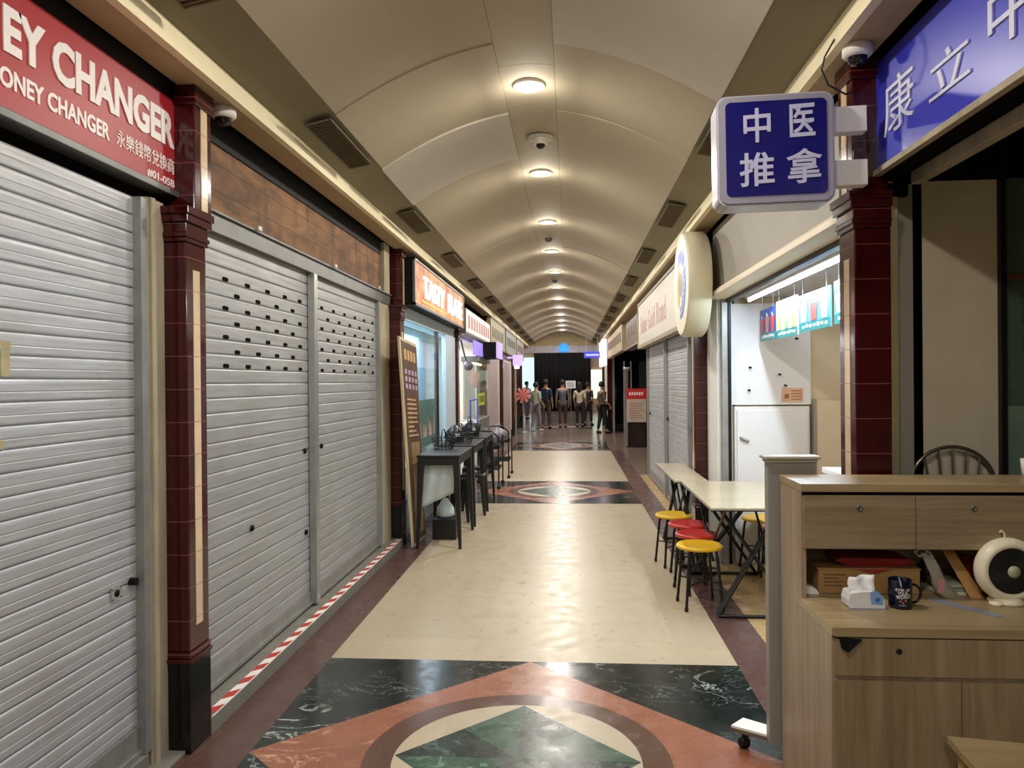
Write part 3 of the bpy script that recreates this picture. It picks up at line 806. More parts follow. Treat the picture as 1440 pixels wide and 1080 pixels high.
# hanging menu boards
def poster(y0, y1, z0, z1, kind, label):
    X = 1.70
    t = thing('menu_board', label, 'menu board', (X, (y0 + y1) / 2, z0), 'hanging picture menus in the stall')
    cols = {'drink': '#2b4aa0', 'pale': '#dfe9ea', 'sky': '#6fa8e0', 'mint': '#4fd0b4'}
    a = 'poster_' + kind
    q = MB(); q.box(X - 0.004, X + 0.006, y0, y1, z0, z1, 0)
    q.build('board', [mat(a, cols[kind], 0.35, var=0.06, scale=8)], t)
    q = MB(); q.box(X - 0.006, X - 0.004, y0 + .005, y1 - .005, z0, z0 + 0.062, 0)
    for k in range(7):
        yy = y0 + 0.05 + (y1 - y0 - 0.1) * k / 7
        q.box(X - 0.0075, X - 0.006, yy, yy + (y1 - y0) * 0.075, z0 + 0.022 + 0.004 * (k % 2), z0 + 0.042 + .004 * (k % 3), 1)
    q.build('caption_band', [mat('poster_teal', '#25918f', 0.4), M['white_letter']], t)
    q = MB(); rng = random.Random(kind + label)
    pal = {'drink': [(0, '#d8403a'), (1, '#e88a6a')], 'pale': [(0, '#e6cf7c'), (1, '#a8cc86')], 'sky': [(0, '#eef4f6'), (1, '#d86a64')], 'mint': [(0, '#e8f4ee'), (1, '#e06a7a')]}[kind]
    n = 3
    for k in range(n):
        yc = y0 + (y1 - y0) * (k + 0.5) / n; hh = (z1 - z0) * rng.uniform(0.42, 0.6); r0 = (y1 - y0) * 0.11
        zb = z0 + 0.068
        q.add([(X - 0.0065, yc - r0 * .7, zb), (X - 0.0065, yc + r0 * .7, zb), (X - 0.0065, yc + r0 * 1.2, zb + hh), (X - 0.0065, yc - r0 * 1.2, zb + hh)], [(3, 2, 1, 0)], k % 2)
        q.tube([(X - 0.0068, yc, zb + hh), (X - 0.0068, yc + 0.02, zb + hh + 0.03)], 0.003, 5, 2)
    q.build('picture', [mat('pic_' + kind + '0', pal[0][1], 0.4), mat('pic_' + kind + '1', pal[1][1], 0.4), M['white_letter']], t)
    for yy in (y0 + 0.08, y1 - 0.08):
        q = MB(); q.tube([(X, yy, z1), (X, yy, 2.395)], 0.004, 6); q.build('hanging_wire', M['galvanised'], t)
poster(6.36, 6.86, 1.99, 2.262, 'drink', 'dark blue menu board with red drinks, leftmost under the tube light')
poster(5.76, 6.34, 1.985, 2.285, 'pale', 'pale menu board with yellow pictures and a teal caption band')
poster(5.05, 5.72, 1.995, 2.265, 'sky', 'sky blue menu board with white cups and teal caption band')
poster(4.35, 4.98, 2.0, 2.275, 'mint', 'mint green menu board half hidden by the maroon pillar')

# ------------------------------------------------------------------ massage shop front (right foreground)
mb = MB()
mb.box(1.36, 1.462, 3.48, 3.54, 0, 2.50, 0)
mb.box(1.462, 1.535, 3.50, 3.56, 0, 2.52, 1)
mb.box(1.48, 1.62, 3.60, 3.74, 0, 2.60, 2)
mb.box(1.60, 1.95, 3.60, 3.64, 0, 2.555, 3)
structure(mb, 'wall_2', [mat('cream_jamb', '#d3c59c', 0.6), M['grey_panel'], M['dark_recess'], M['wall_cream']])
q = MB(); q.box(1.95, 1.975, 3.57, 3.64, 0, 2.8); q.box(1.5, 3.2, 3.60, 3.72, 2.56, 3.02, 1); structure(q, 'trim_13', [M['black_metal'], M['dark_recess']])
q = MB(); q.box(3.0, 3.1, -3, 3.6, 0, 3.02); structure(q, 'wall_3', mat('shop_grey_green', '#5c6358', 0.6))
t = thing('glass_partition', 'greenish glass partition with printed lines beside the cream wall', 'partition', (2.4, 3.62, 0))
q = MB(); q.box(1.975, 3.0, 3.60, 3.612, 0, 2.8); q.build('pane', M['green_glass'], t)
q = MB(); q.box(1.98, 3.0, 3.594, 3.60, 0.0, 1.52); q.build('frosted_band', mat('frost_green', '#7f9a86', 0.35, alpha=0.75), t)
q = MB(); q.box(1.98, 3.0, 3.592, 3.60, 2.10, 2.12); q.build('red_rail', mat('rail_red', '#6b3a2c', 0.5), t)
q = MB()
for k in range(9):
    if k == 5: continue
    q.box(2.055 + (0.012 if k % 3 == 1 else 0), 2.30, 3.5925, 3.5945, 1.98 - k * 0.026, 1.99 - k * 0.026)
q.build('printed_lines', mat('print_dark', '#2b2f28', 0.5), t)
q = MB(); q.lathe([(0.0, -0.045), (0.03, -0.036), (0.045, 0), (0.03, 0.036), (0, 0.045)], (2.085, 3.45, 1.64), 'Z', 22); 
o = q.build('hanging_globe', mat('globe_pale', '#cfe0d4', 0.3)); 
q = MB(); q.tube([(2.085, 3.45, 1.68), (2.085, 3.45, 2.56)], 0.002, 5); q.build('cord', M['white_paint'], o)
tag(o, 'small pale green globe hanging before the green glass', 'ornament')
# metal hoop chair behind the cabinet
def hoop_chair():
    c = Vector((1.725, 3.475, 0))
    t = thing('hoop_back_chair', 'metal chair with hooped spindle back rising behind the counter', 'chair', c)
    st = mat('chair_bronze', '#8c8272', 0.3, 0.8)
    pts = [(c.x - 0.19 , c.y + 0.06, 0.90)] + [(c.x + 0.185 * math.cos(math.radians(a)), c.y + 0.08, 1.165 + 0.175 * math.sin(math.radians(a))) for a in range(180, -1, -12)] + [(c.x + 0.19, c.y + 0.06, 0.90)]
    q = MB(); q.tube(pts, 0.0085, 10); q.build('back_hoop', st, t)
    for k in range(5):
        x = c.x - 0.12 + 0.06 * k; top = 1.165 + 0.175 * math.sqrt(max(0, 1 - ((x - c.x) / .185) ** 2)) - 0.003
        q = MB(); q.tube([(c.x + (x - c.x) * .6, c.y + 0.06, 0.86), (x, c.y + 0.08, top)], 0.005, 8); q.build('spindle', st, t)
    q = MB(); q.lathe([(0.0, 0.81), (0.16, 0.81), (0.17, 0.83), (0.165, 0.855), (0.0, 0.865)], (c.x, c.y - 0.05, 0), 'Z', 28); q.build('seat', M['black_plastic'], t)
    for sx in (-1, 1):
        for sy in (-1, 1):
            q = MB(); q.tube([(c.x + sx * 0.13, c.y - 0.05 + sy * 0.12, 0.81), (c.x + sx * 0.17, c.y - 0.05 + sy * 0.145, 0)], 0.010, 8); q.build('leg', st, t)
    q = MB(); q.tube([(c.x + 0.16 * math.cos(a * PI / 8), c.y - 0.05 + 0.14 * math.sin(a * PI / 8), 0.3) for a in range(16)], 0.007, 8, closed=True); q.build('foot_ring', st, t)
hoop_chair()
# ------------------------------------------------------------------ reception cabinet
def cabinet():
    x0, x1 = 0.87, 2.55
    yf, yh, yb = 2.60, 2.93, 3.21
    zl, zu = 0.82, 1.255
    t = thing('reception_cabinet', 'light oak reception cabinet with raised drawer hutch in the right foreground', 'cabinet', ((x0 + x1) / 2, 2.9, 0))
    q = MB(); q.box(x0, x0 + 0.02, yf + 0.005, yb, 0, zl - 0.001); q.box(x0, x0 + 0.02, yh + 0.004, yb, zl - 0.001, zu - 0.03); q.build('side_panel', M['oak_side'], t, 0.0015)
    q = MB(); q.box(x1 - 0.02, x1, yf, yb, 0, zl - .035); q.box(x1 - .02, x1, yh, yb, zl, zu - .03); q.build('side_panel', M['oak_side'], t)
    q = MB(); q.box(x0 - 0.002, x1, yh - 0.008, yb + 0.005, zu - 0.03, zu); q.build('upper_top', M['oak_top'], t, 0.0015)
    q = MB(); q.box(x0 - 0.002 + 0.001, x1, yf - 0.006, yh + 0.1, zl - 0.032, zl); q.box(x0 + .02, x1 - .02, yh + 0.1, yb - 0.02, zl - 0.02, zl); q.build('lower_top', M['oak_top'], t, 0.0015)
    q = MB(); q.box(x0 + 0.02, x1 - .02, yb - 0.02, yb, 0.0, zu - .03); q.build('back_panel', M['oak_horizontal'], t)
    q = MB(); q.box(x0 + 0.02, x1 - .02, yh + 0.004, yb - .02, 1.008, 1.022); q.build('shelf', M['oak_horizontal'], t)
    xs = [x0 + 0.006, 1.285, 1.70, 2.12, x1 - 0.005]
    for a, b in zip(xs, xs[1:]):
        q = MB(); q.box(a + 0.0015, b - 0.0015, yh - 0.012, yh + 0.004, 1.012, 1.212); d = q.build('drawer', M['oak_horizontal'], t, 0.001)
        c = ((a + b) / 2 + 0.0, yh - 0.012, 1.165)
        q = MB(); q.lathe([(0.0115, 0.0), (0.011, -0.004), (0.007, -0.005), (0.006, -0.002), (0.0, -0.002)], c, 'Y', 20); q.build('lock', M['brushed_dark_steel'], d)
    q = MB(); q.box(x0 + .006, x1 - .005, yh + 0.002, yh + .02, 1.205, 1.225); q.build('rail', M['dark_recess'], t)
    # lower drawers and doors
    xl = [x0 + 0.008, 1.285, 1.70, 2.12, x1 - 0.005]
    for a, b in ((xl[0], 1.70), (1.70, xl[4])):
        q = MB(); q.box(a + 0.0015, b - 0.0015, yf - 0.004, yf + 0.012, 0.658, 0.783); d = q.build('lower_drawer', M['oak_vertical'], t, 0.001)
        q = MB(); q.lathe([(0.010, 0.0), (0.0095, -0.003), (0.004, -0.0035), (0.0, -0.001)], (a + 0.207, yf - 0.004, 0.762 - 0.02), 'Y', 20); q.build('lock', M['black_metal'], d)
    q = MB(); q.box(x0 + 0.02, x1 - 0.02, yf + 0.011, yf + 0.03, 0.04, zl - 0.032); q.build('carcass_shadow_gap', M['oak_side'], t)
    for a, b in zip(xl, xl[1:]):
        q = MB(); q.box(a + 0.0015, b - 0.0015, yf - 0.004, yf + 0.012, 0.06, 0.642); q.build('cabinet_door', M['oak_vertical'], t, 0.001)
cabinet()
ZT = 0.8205
# black mask hanging at the corner
q = MB(); q.add([(0.890, 2.588, 0.788), (0.965, 2.586, 0.784), (0.938, 2.580, 0.760), (0.915, 2.577, 0.742), (0.898, 2.580, 0.752), (0.89, 2.592, 0.786), (0.965, 2.592, 0.783), (0.938, 2.592, 0.758), (0.915, 2.592, 0.741), (0.898, 2.592, 0.751)],
        [(0, 4, 3, 2, 1), (5, 6, 7, 8, 9), (0, 1, 6, 5), (1, 2, 7, 6), (2, 3, 8, 7), (3, 4, 9, 8), (4, 0, 5, 9)], 0)
q.tube([(0.868, 2.590, 0.793), (0.885, 2.588, 0.785), (0.90, 2.588, 0.786)], 0.002, 5)
tag(q.build('cloth_mask', M['black']), 'black cloth mask caught at the corner of the lower drawer', 'mask')
# cardboard box in the open shelf
t = thing('cardboard_box', 'long flat cardboard box in the open shelf of the cabinet', 'box', (1.13, 3.04, ZT))
cb = mat('cardboard', '#9c7a48', 0.75, var=0.08, scale=4)
q = MB(); q.box(0.955, 1.335, 3.0, 3.17, ZT, ZT + 0.095); q.build('body', cb, t, 0.003)
q = MB(); q.box(0.95, 1.338, 2.998, 3.06, ZT + 0.095, ZT + 0.099); q.build('lid_flap', cb, t)
q = MB()
for k, (a, b) in enumerate(((0.975, 1.06), (0.975, 1.03), (0.975, 1.05), (0.975, 1.045))): q.box(a, b, 2.9985, 3.0, ZT + 0.072 - k * 0.014, ZT + 0.076 - k * .014)
q.build('print', mat('box_print', '#6b5230', 0.7), t)
q = MB(); q.extr([(1.08, ZT + 0.099), (1.27, ZT + 0.099), (1.33, ZT + .112), (1.31, ZT + 0.128), (1.05, ZT + 0.133), (1.03, ZT + 0.12)], 'Y', 3.03, 3.17)
q.add([(1.07, 2.999, ZT + .1), (1.25, 2.999, ZT + .1), (1.17, 2.994, ZT + 0.082), (1.14, 2.994, ZT + 0.086)], [(0, 3, 2, 1)], 0)
tag(q.build('red_folder', mat('red_cloth', '#8c1216', 0.5, var=0.1)), 'red folded packet lying on the long cardboard box', 'packet')
q = MB(); q.extr([(0.90, ZT), (0.955, ZT), (0.945, ZT + 0.018), (0.905, ZT + 0.035)], 'Y', 2.99, 3.06)
tag(q.build('folded_paper', M['white_board']), 'small folded white paper at the left end of the shelf', 'paper')
# tissue pack
def tissue():
    t = thing('tissue_pack', 'soft white and blue tissue pack with tissue pulled out', 'tissues', (1.07, 2.86, ZT))
    x0, x1, y0, y1 = 1.00, 1.125, 2.80, 2.88
    q = MB(); n = 8
    top = [(x0 + 0.005, ZT + 0.055), (x0 + 0.03, ZT + 0.06), (x0 + .06, ZT + 0.064), (x1 - 0.03, ZT + 0.058), (x1 - 0.004, ZT + 0.04)]
    q.extr([(x0, ZT + 0.004), (x0 + .006, ZT), (x1 - .004, ZT), (x1, ZT + 0.004)] + top[::-1] + [(x0 - 0.002, ZT + 0.03)], 'Y', y0, y1)
    q.build('pack', mat('tissue_white', '#e3e4e6', 0.5, var=0.04, scale=30, bump=0.3), t, 0.006)
    q = MB(); q.add([(x1 - 0.05, y0 - 0.001, ZT + 0.018), (x1 - 0.008, y0 - 0.001, ZT + 0.016), (x1 - 0.006, y0 - 0.001, ZT + 0.044), (x1 - 0.03, y0 - .001, ZT + 0.068), (x1 - 0.054, y0 - 0.001, ZT + 0.062)], [(0, 1, 2, 3, 4)], 0)
    q.box(x1 - 0.036, x1 - 0.02, y0 - 0.002, y0 - .001, ZT + 0.028, ZT + 0.042, 1)
    q.build('blue_label', [mat('label_blue', '#7fa9e0', 0.45), mat('label_dark', '#4570b8', 0.45)], t)
    q = MB(); q.box(x0 + 0.003, x1 - 0.003, y0 - .001, y0 + .01, ZT, ZT + 0.004); q.build('blue_edge', mat('edge_blue', '#8c97c8', 0.5), t)
    q = MB(); N = 9
    v = []; rng = random.Random(2)
    for j in range(5):
        for i in range(N):
            u = i / (N - 1)
            v.append((x0 + 0.008 + u * 0.085 + 0.003 * math.sin(j * 2), y0 + 0.02 + 0.012 * math.sin(u * 9 + j * 0.7) + j * 0.003, ZT + 0.052 + j * (0.014 + 0.003 * u)))
    f = [(j * N + i, j * N + i + 1, (j + 1) * N + i + 1, (j + 1) * N + i) for j in range(4) for i in range(N - 1)]
    q.add(v, f, 0, True); o = q.build('tissue', mat('tissue_paper', '#eef0f2', 0.7, bump=0.4, scale=25), t)
    so = o.modifiers.new('solid', 'SOLIDIFY'); so.thickness = 0.002
tissue()
# mug
def mug():
    c = (1.19, 2.835, ZT); r = 0.0395; h = 0.103
    t = thing('mug', 'dark navy mug with white lettering and pink mark', 'mug', c)
    q = MB(); q.lathe([(0.0, 0.0), (r - 0.003, 0.0), (r, 0.004), (r, h - 0.002), (r - .002, h), (r - 0.004, h - 0.003), (r - 0.004, 0.008), (0, 0.008)], c, 'Z', 44); q.build('body', mat('mug_navy', '#0d1128', 0.15, var=0.03), t)
    hp = [(c[0] + r - 0.002, c[1], ZT + 0.082)] + [(c[0] + r + 0.004 + 0.029 * math.sin(math.radians(a)), c[1], ZT + 0.05 + 0.033 * math.cos(math.radians(a))) for a in range(10, 180, 20)] + [(c[0] + r - 0.002, c[1], ZT + 0.018)]
    q = MB(); q.tube(hp, 0.0048, 10); q.build('handle', M['mug_navy'], t)
    def curve_text(body, a0, wd, z, ht, m, nm, sl=0.0):
        o = text(body, nm, m, t, (0, 0, 0), (1, 0, 0), (0, 0, 1), wd, ht, 0.0006, 0.03)
        me = o.data; cx = wd / 2; cz = ht / 2
        for v in me.vertices:
            x = v.co.x + cx; zz = v.co.z + cz; rr = r + 0.0002 + (0.0006 if v.co.y < -0.0001 else 0)
            a = a0 + x / r
            v.co = Vector((rr * math.sin(a), -rr * math.cos(a), z + zz + sl * x))
        o.location = (0, 0, 0)
    wl = mat('mug_letter', '#d8d6d6', 0.5)
    curve_text('STIR', -0.78, 0.031, 0.066, 0.010, wl, 'lettering')
    curve_text('UP', 0.10, 0.016, 0.066, 0.010, wl, 'lettering')
    curve_text('YOUR', -0.60, 0.036, 0.053, 0.012, wl, 'lettering')
    curve_text('WORLD', -0.72, 0.050, 0.037, 0.014, wl, 'lettering', 0.12)
    q = MB()
    for k in range(5):
        a = -0.35 + 0.11 * k; zz = 0.03 + 0.006 * math.sin(k * 2.2); x = c[0] + (r + .0008) * math.sin(a); y = c[1] - (r + .0008) * math.cos(a)
        q.box(x - .0022, x + .0022, y - .0004, y + .0006, ZT + zz - .0022, ZT + zz + .003, k % 2)
    for k in range(5):
        a = -0.4 + 0.12 * k; x = c[0] + (r + .0008) * math.sin(a); y = c[1] - (r + .0008) * math.cos(a); q.box(x - .0018, x + .0018, y - .0004, y + .0006, ZT + .014, ZT + .018, 2)
    q.build('pink_mark', [mat('mark_pink', '#d99aa0', 0.5), mat('mark_red', '#8c2f3c', 0.5), mat('mark_blue', '#8f98b8', 0.5)], t)
mug()
# clear plastic bag
def bag():
    t = thing('plastic_bag', 'crumpled clear plastic bag slumped in front of the cardboard box', 'bag', (1.38, 3.0, ZT))
    q = MB(); N = 12; v = []
    path = [(1.335, 0.165, 0.012), (1.345, 0.15, 0.02), (1.362, 0.12, 0.022), (1.378, 0.09, 0.020), (1.392, 0.06, 0.026), (1.405, 0.035, 0.032), (1.415, 0.015, 0.034), (1.42, 0.002, 0.03)]
    for j, (x, z, r_) in enumerate(path):
        for i in range(N):
            a = 2 * PI * i / N; rr = r_ * (1 + 0.25 * math.sin(3 * a + j * 1.3))
            v.append((x + rr * math.cos(a), 2.968 + rr * 0.5 * math.sin(a), ZT + z + 0.006 * math.sin(2 * a + j)))
    v = [(a, b, max(c, ZT + 0.001)) for a, b, c in v]
    f = [(j * N + i, j * N + (i + 1) % N, (j + 1) * N + (i + 1) % N, (j + 1) * N + i) for j in range(len(path) - 1) for i in range(N)]
    q.add(v, f, 0, True); q.build('bag_body', mat('bag_plastic', '#b9b3a6', 0.25, var=0.15, scale=30, alpha=0.6, bump=0.5), t)
    q = MB(); q.tube([(1.34, 2.965, ZT + 0.163), (1.315, 2.965, ZT + 0.155), (1.30, 2.965, ZT + 0.172), (1.325, 2.965, ZT + 0.185), (1.355, 2.965, ZT + 0.17), (1.375, 2.965, ZT + 0.135), (1.39, 2.965, ZT + 0.10)], 0.0035, 6); q.build('bag_handle', M['clear_plastic'], t)
    q = MB(); q.box(1.375, 1.40, 2.949, 2.951, ZT + 0.02, ZT + 0.075); q.build('pink_print', mat('print_pink', '#c08c8c', 0.5), t)
bag()
for k, (z, c, x0, x1) in enumerate(((0.0, '#d8d2bd', 1.40, 1.545), (0.013, '#8f9488', 1.415, 1.54), (0.028, '#a7ab9b', 1.42, 1.53))):
    q = MB(); q.box(x0, x1, 3.0, 3.14, ZT + z, ZT + z + 0.012)
    tag(q.build('booklet', mat('booklet_%d' % k, c, 0.6), None, 0.001), ['cream booklet at the bottom of the small stack in the shelf', 'dark grey green booklet in the middle of the shelf stack', 'pale grey green booklet topmost of the shelf stack'][k], 'booklet', 'booklets stacked in the open shelf')
q = MB(); a, b = Vector((1.455, 3.06, ZT + 0.178)), Vector((1.525, 2.965, ZT + 0.004)); d = Vector((0.02, 0.0, 0.0))
sd = Vector((0.0, 0.003, 0.004))
q.hexa([a - d - sd, b - d * 1.3 - sd, b + d * 1.3 - sd, a + d - sd, a - d + sd, b - d * 1.3 + sd, b + d * 1.3 + sd, a + d + sd])
tag(q.build('wooden_stick', mat('pale_pine', '#b98d55', 0.6, var=0.1, stretch=(1, 1, .2), scale=20)), 'pale wooden slat leaning in the shelf beside the fan', 'slat')
q = MB(); q.extr([(1.53, ZT), (1.62, ZT), (1.60, ZT + 0.12), (1.55, ZT + 0.13)], 'Y', 3.09, 3.16); tag(q.build('red_pouch', M['red_cloth'], None, .004), 'dark red pouch standing behind the fan', 'pouch')
q = MB(); q.lathe([(0, 0), (.03, 0), (.032, .06), (.02, .085), (.012, .1), (0, .1)], (1.43, 3.165, ZT), 'Z', 16); tag(q.build('dark_jar', mat('jar_brown', '#2e1f14', .3)), 'dark brown jar at the back of the shelf', 'jar')
# clear plastic sleeve on the counter
q = MB(); q.hexa([(1.33, 2.93, ZT), (1.47, 2.72, ZT), (1.50, 2.745, ZT), (1.365, 2.955, ZT), (1.33, 2.93, ZT + .0015), (1.47, 2.72, ZT + .0015), (1.50, 2.745, ZT + .0015), (1.365, 2.955, ZT + .0015)])
tag(q.build('plastic_sleeve', mat('sleeve_blue', '#9aa8c0', 0.15, alpha=0.55)), 'thin bluish plastic strip lying on the counter before the mug', 'strip')
# desk fan
def fan():
    c = Vector((1.60, 2.90, ZT + 0.125))
    t = thing('desk_fan', 'round cream desk fan with dark grille on the counter', 'fan', (c.x, c.y, ZT))
    cr = mat('fan_cream', '#e2dcc2', 0.35, var=0.03)
    q = MB(); q.lathe([(0.0, 0.08), (0.05, 0.075), (0.095, 0.05), (0.116, 0.01), (0.117, -0.012), (0.104, -0.032), (0.089, -0.040), (0.083, -0.030)], c, 'Y', 56); q.build('housing', cr, t)
    q = MB(); q.lathe([(0.084, -0.030), (0.06, -0.034), (0.0, -0.036)], c, 'Y', 48); q.build('grille_back', M['black_plastic'], t)
    gm = mat('grille_grey', '#2c3029', 0.4)
    for k in range(0, 48):
        a = 2 * PI * k / 48; b = a + 0.25
        q_ = MB() if k == 0 else q_
        q_.tube([(c.x + 0.022 * math.cos(a), c.y - 0.040, c.z + 0.022 * math.sin(a)), (c.x + 0.055 * math.cos(a + .1), c.y - 0.040, c.z + 0.055 * math.sin(a + .1)), (c.x + 0.083 * math.cos(b), c.y - 0.036, c.z + 0.083 * math.sin(b))], 0.0009, 4)
    q_.build('grille', gm, t)
    q = MB(); q.lathe([(0.022, -0.038), (0.021, -0.044), (0.0, -0.046)], c, 'Y', 32); q.build('hub_cap', mat('hub_pale', '#a9ad90', 0.4), t)
    q = MB(); q.lathe([(0.0, 0.0), (0.058, 0.0), (0.062, 0.008), (0.05, 0.02), (0.045, 0.03), (0, .03)], (c.x, c.y + 0.01, ZT), 'Z', 32); q.build('base', cr, t)
    q = MB(); q.tube([(c.x - 0.01, c.y, c.z + 0.112), (c.x - 0.01, c.y, c.z + 0.13), (c.x - 0.02, c.y, c.z + 0.142), (c.x - 0.028, c.y, c.z + 0.136)], 0.004, 8); q.build('hook', cr, t)
    q = MB(); q.lathe([(0.0, 0), (0.022, 0.0), (0.024, 0.006), (0.02, 0.012), (0, .014)], (1.545, 2.875, ZT), 'Z', 24); q.build('foot_button', cr, t)
fan()
q = MB(); q.lathe([(0.0, 0), (0.025, 0.0), (0.028, 0.01), (0.028, 0.05), (0.02, 0.085), (0.009, 0.105), (0.009, 0.125), (0, .125)], (1.685, 2.80, ZT), 'Z', 28, 0)
o = q.build('spray_bottle', mat('bottle_clear', '#a9c09c', 0.1, alpha=0.7)); tag(o, 'small clear bottle with green base at the right edge', 'bottle')
q = MB(); q.lathe([(0, 0.001), (0.029, 0.001), (0.030, 0.012), (0.029, 0.03)], (1.685, 2.80, ZT), 'Z', 28); q.build('liquid', mat('bottle_green', '#2f9a3c', 0.2), o)
q = MB(); q.lathe([(0.011, .125), (0.011, .145), (0, .146)], (1.685, 2.80, ZT), 'Z', 16); q.build('cap', M['white_paint'], o)
q = MB(); q.lathe([(0, 1.2555), (.02, 1.2555), (.026, 1.33), (0.023, 1.33), (.018, 1.262), (0, 1.262)], (1.80, 3.12, 0), 'Z', 20); tag(q.build('paper_cup', M['white_paint']), 'white cup standing on the cabinet top by the hooped chair', 'cup')
# wooden stool in front of the cabinet
t = thing('wooden_stool', 'pale wooden stool in front of the cabinet doors', 'stool', (1.4, 2.3, 0))
q = MB(); q.extr([(1.165, 2.10), (1.62, 2.02), (1.66, 2.44), (1.20, 2.52)], 'Z', 0.478, 0.50); q.build('seat', M['oak_top'], t, 0.004)
for x, y in ((1.20, 2.14), (1.58, 2.06), (1.62, 2.42), (1.235, 2.47)):
    q = MB(); q.box(x - .018, x + .018, y - .018, y + .018, 0, 0.478); q.build('leg', mat('leg_pine', '#b39a58', 0.5), t, .002)
q = MB(); q.box(1.21, 1.61, 2.255, 2.275, 0.42, 0.478); q.build('apron', M['leg_pine'], t)

# ------------------------------------------------------------------ mobile divider
t = thing('mobile_divider', 'narrow grey divider post on a white wheeled foot beside the cabinet', 'divider', (0.94, 3.32, 0))
q = MB(); q.box(0.836, 1.035, 3.275, 3.33, 0.10, 1.30); q.build('panel', mat('divider_grey', '#8f8a80', 0.5, var=0.05), t, 0.003)
q = MB(); q.box(0.829, 1.042, 3.268, 3.337, 1.298, 1.312); q.box(0.818, 1.053, 3.258, 3.347, 1.312, 1.326); q.build('cap', mat('cap_grey', '#aaa596', 0.5), t, 0.004)
q = MB()
A, B, C_, D_ = Vector((0.705, 3.42)), Vector((0.775, 3.50)), Vector((1.10, 3.26)), Vector((1.03, 3.22))
def pl(z0, z1, m): q.hexa([(A.x, A.y, z0), (D_.x, D_.y, z0), (C_.x, C_.y, z0), (B.x, B.y, z0), (A.x, A.y, z1), (D_.x, D_.y, z1), (C_.x, C_.y, z1), (B.x, B.y, z1)], m)
pl(0.102, 0.112, 0); pl(0.086, 0.102, 1); q.build('foot_board', [M['white_paint'], mat('board_edge', '#6b5f4e', 0.6)], t)
for x, y in ((0.765, 3.44), (1.03, 3.27)):
    q = MB(); q.lathe([(0.0, -0.011), (0.026, -0.011), (0.028, 0), (0.026, 0.011), (0, .011)], (x, y, 0.0285), 'Y', 24); w_ = q.build('caster_wheel', M['black_plastic'], t)
    q = MB(); q.box(x - 0.012, x + 0.018, y - 0.018, y + 0.018, 0.06, 0.087); q.box(x - .004, x + .014, y - .016, y - .012, .02, .07); q.box(x - .004, x + .014, y + .012, y + .016, .02, .07); q.build('caster_fork', M['black_metal'], t)

# ------------------------------------------------------------------ tables and stools of the food stall
def fold_table(x0, x1, y0, y1, label, zt=0.78):
    t = thing('folding_table', label, 'table', ((x0 + x1) / 2, (y0 + y1) / 2, 0), 'pale folding tables at the food stall')
    q = MB(); q.box(x0, x1, y0, y1, zt - 0.018, zt); q.build('tabletop', mat('laminate', '#b5aa90', 0.22, var=0.06, scale=3), t, 0.002)
    q = MB(); q.box(x0 - .002, x1 + .002, y0 - .003, y1 + .003, zt - 0.024, zt - 0.015); q.build('edge_band', M['black_plastic'], t, 0.002)
    for yy, s in ((y0 + 0.10, 1), (y1 - 0.10, -1)):
        for e in (0, 1):
            y = yy + s * 0.05 * e
            q = MB(); q.tube([(x0 + 0.06, y, 0.012), (x1 - 0.10, y + s * 0.22, zt - 0.03)], 0.0125, 8); q.build('leg', M['black_metal'], t)
            q = MB(); q.tube([(x1 - 0.06, y, 0.012), (x0 + 0.10, y + s * 0.22, zt - 0.03)], 0.0125, 8); q.build('leg', M['black_metal'], t)
        q = MB(); q.tube([(x0 + 0.06, yy, 0.012), (x1 - 0.06, yy, 0.012)], 0.012, 8); q.build('foot_bar', M['black_metal'], t)
    for x in (x0 + 0.12, x1 - 0.12):
        q = MB(); q.tube([(x, y0 + 0.12, zt - 0.035), (x, (y0 + y1) / 2 + 0.1, 0.28)], 0.010, 8); q.build('brace', M['black_metal'], t)
        q = MB(); q.tube([(x, y1 - 0.12, zt - 0.035), (x, (y0 + y1) / 2 - 0.1, 0.28)], 0.010, 8); q.build('brace', M['black_metal'], t)
fold_table(0.955, 1.62, 5.22, 6.62, 'nearer pale rectangular table on crossed black legs with bright stools beside it')
fold_table(0.905, 1.19, 6.65, 8.05, 'farther narrow pale table beyond the first, by the grey shutter')
def make_stool(col, mname):
    t = thing('round_stool', 'x', 'stool', (0, 0, 0), 'round stools at the food stall')
    m = mat(mname, col, 0.28, var=0.05)
    q = MB(); q.lathe([(0.0, 0.430), (0.145, 0.428), (0.160, 0.424), (0.168, 0.432), (0.168, 0.442), (0.158, 0.452), (0.145, 0.450), (0.12, 0.446), (0.0, 0.445)], (0, 0, 0), 'Z', 44); q.build('seat', m, t)
    for k in range(4):
        a = PI / 4 + k * PI / 2; c, s = math.cos(a), math.sin(a)
        q = MB(); q.tube([(0.05 * c, 0.05 * s, 0.424), (0.115 * c, 0.115 * s, 0.424), (0.135 * c, 0.135 * s, 0.41), (0.145 * c, 0.145 * s, 0.37), (0.185 * c, 0.185 * s, 0.02)], 0.0105, 8)
        l = q.build('leg', M['black_metal'], t)
        q = MB(); q.lathe([(0.013, 0), (0.014, 0.02), (0.011, 0.03)], (0.186 * c, 0.186 * s, 0.0), 'Z', 12); q.build('rubber_foot', M['black_plastic'], l)
    for k in range(2):
        a = PI / 4 + k * PI / 2; c, s = math.cos(a), math.sin(a)
        q = MB(); q.tube([(0.168 * c, 0.168 * s, 0.17 + k * 0.02), (-0.168 * c, -0.168 * s, 0.17 + k * 0.02)], 0.006, 8); q.build('cross_brace', M['black_metal'], t)
    return t
sy = make_stool('#e2b41e', 'stool_yellow'); sr = make_stool('#bf2f2c', 'stool_red')
used = {}
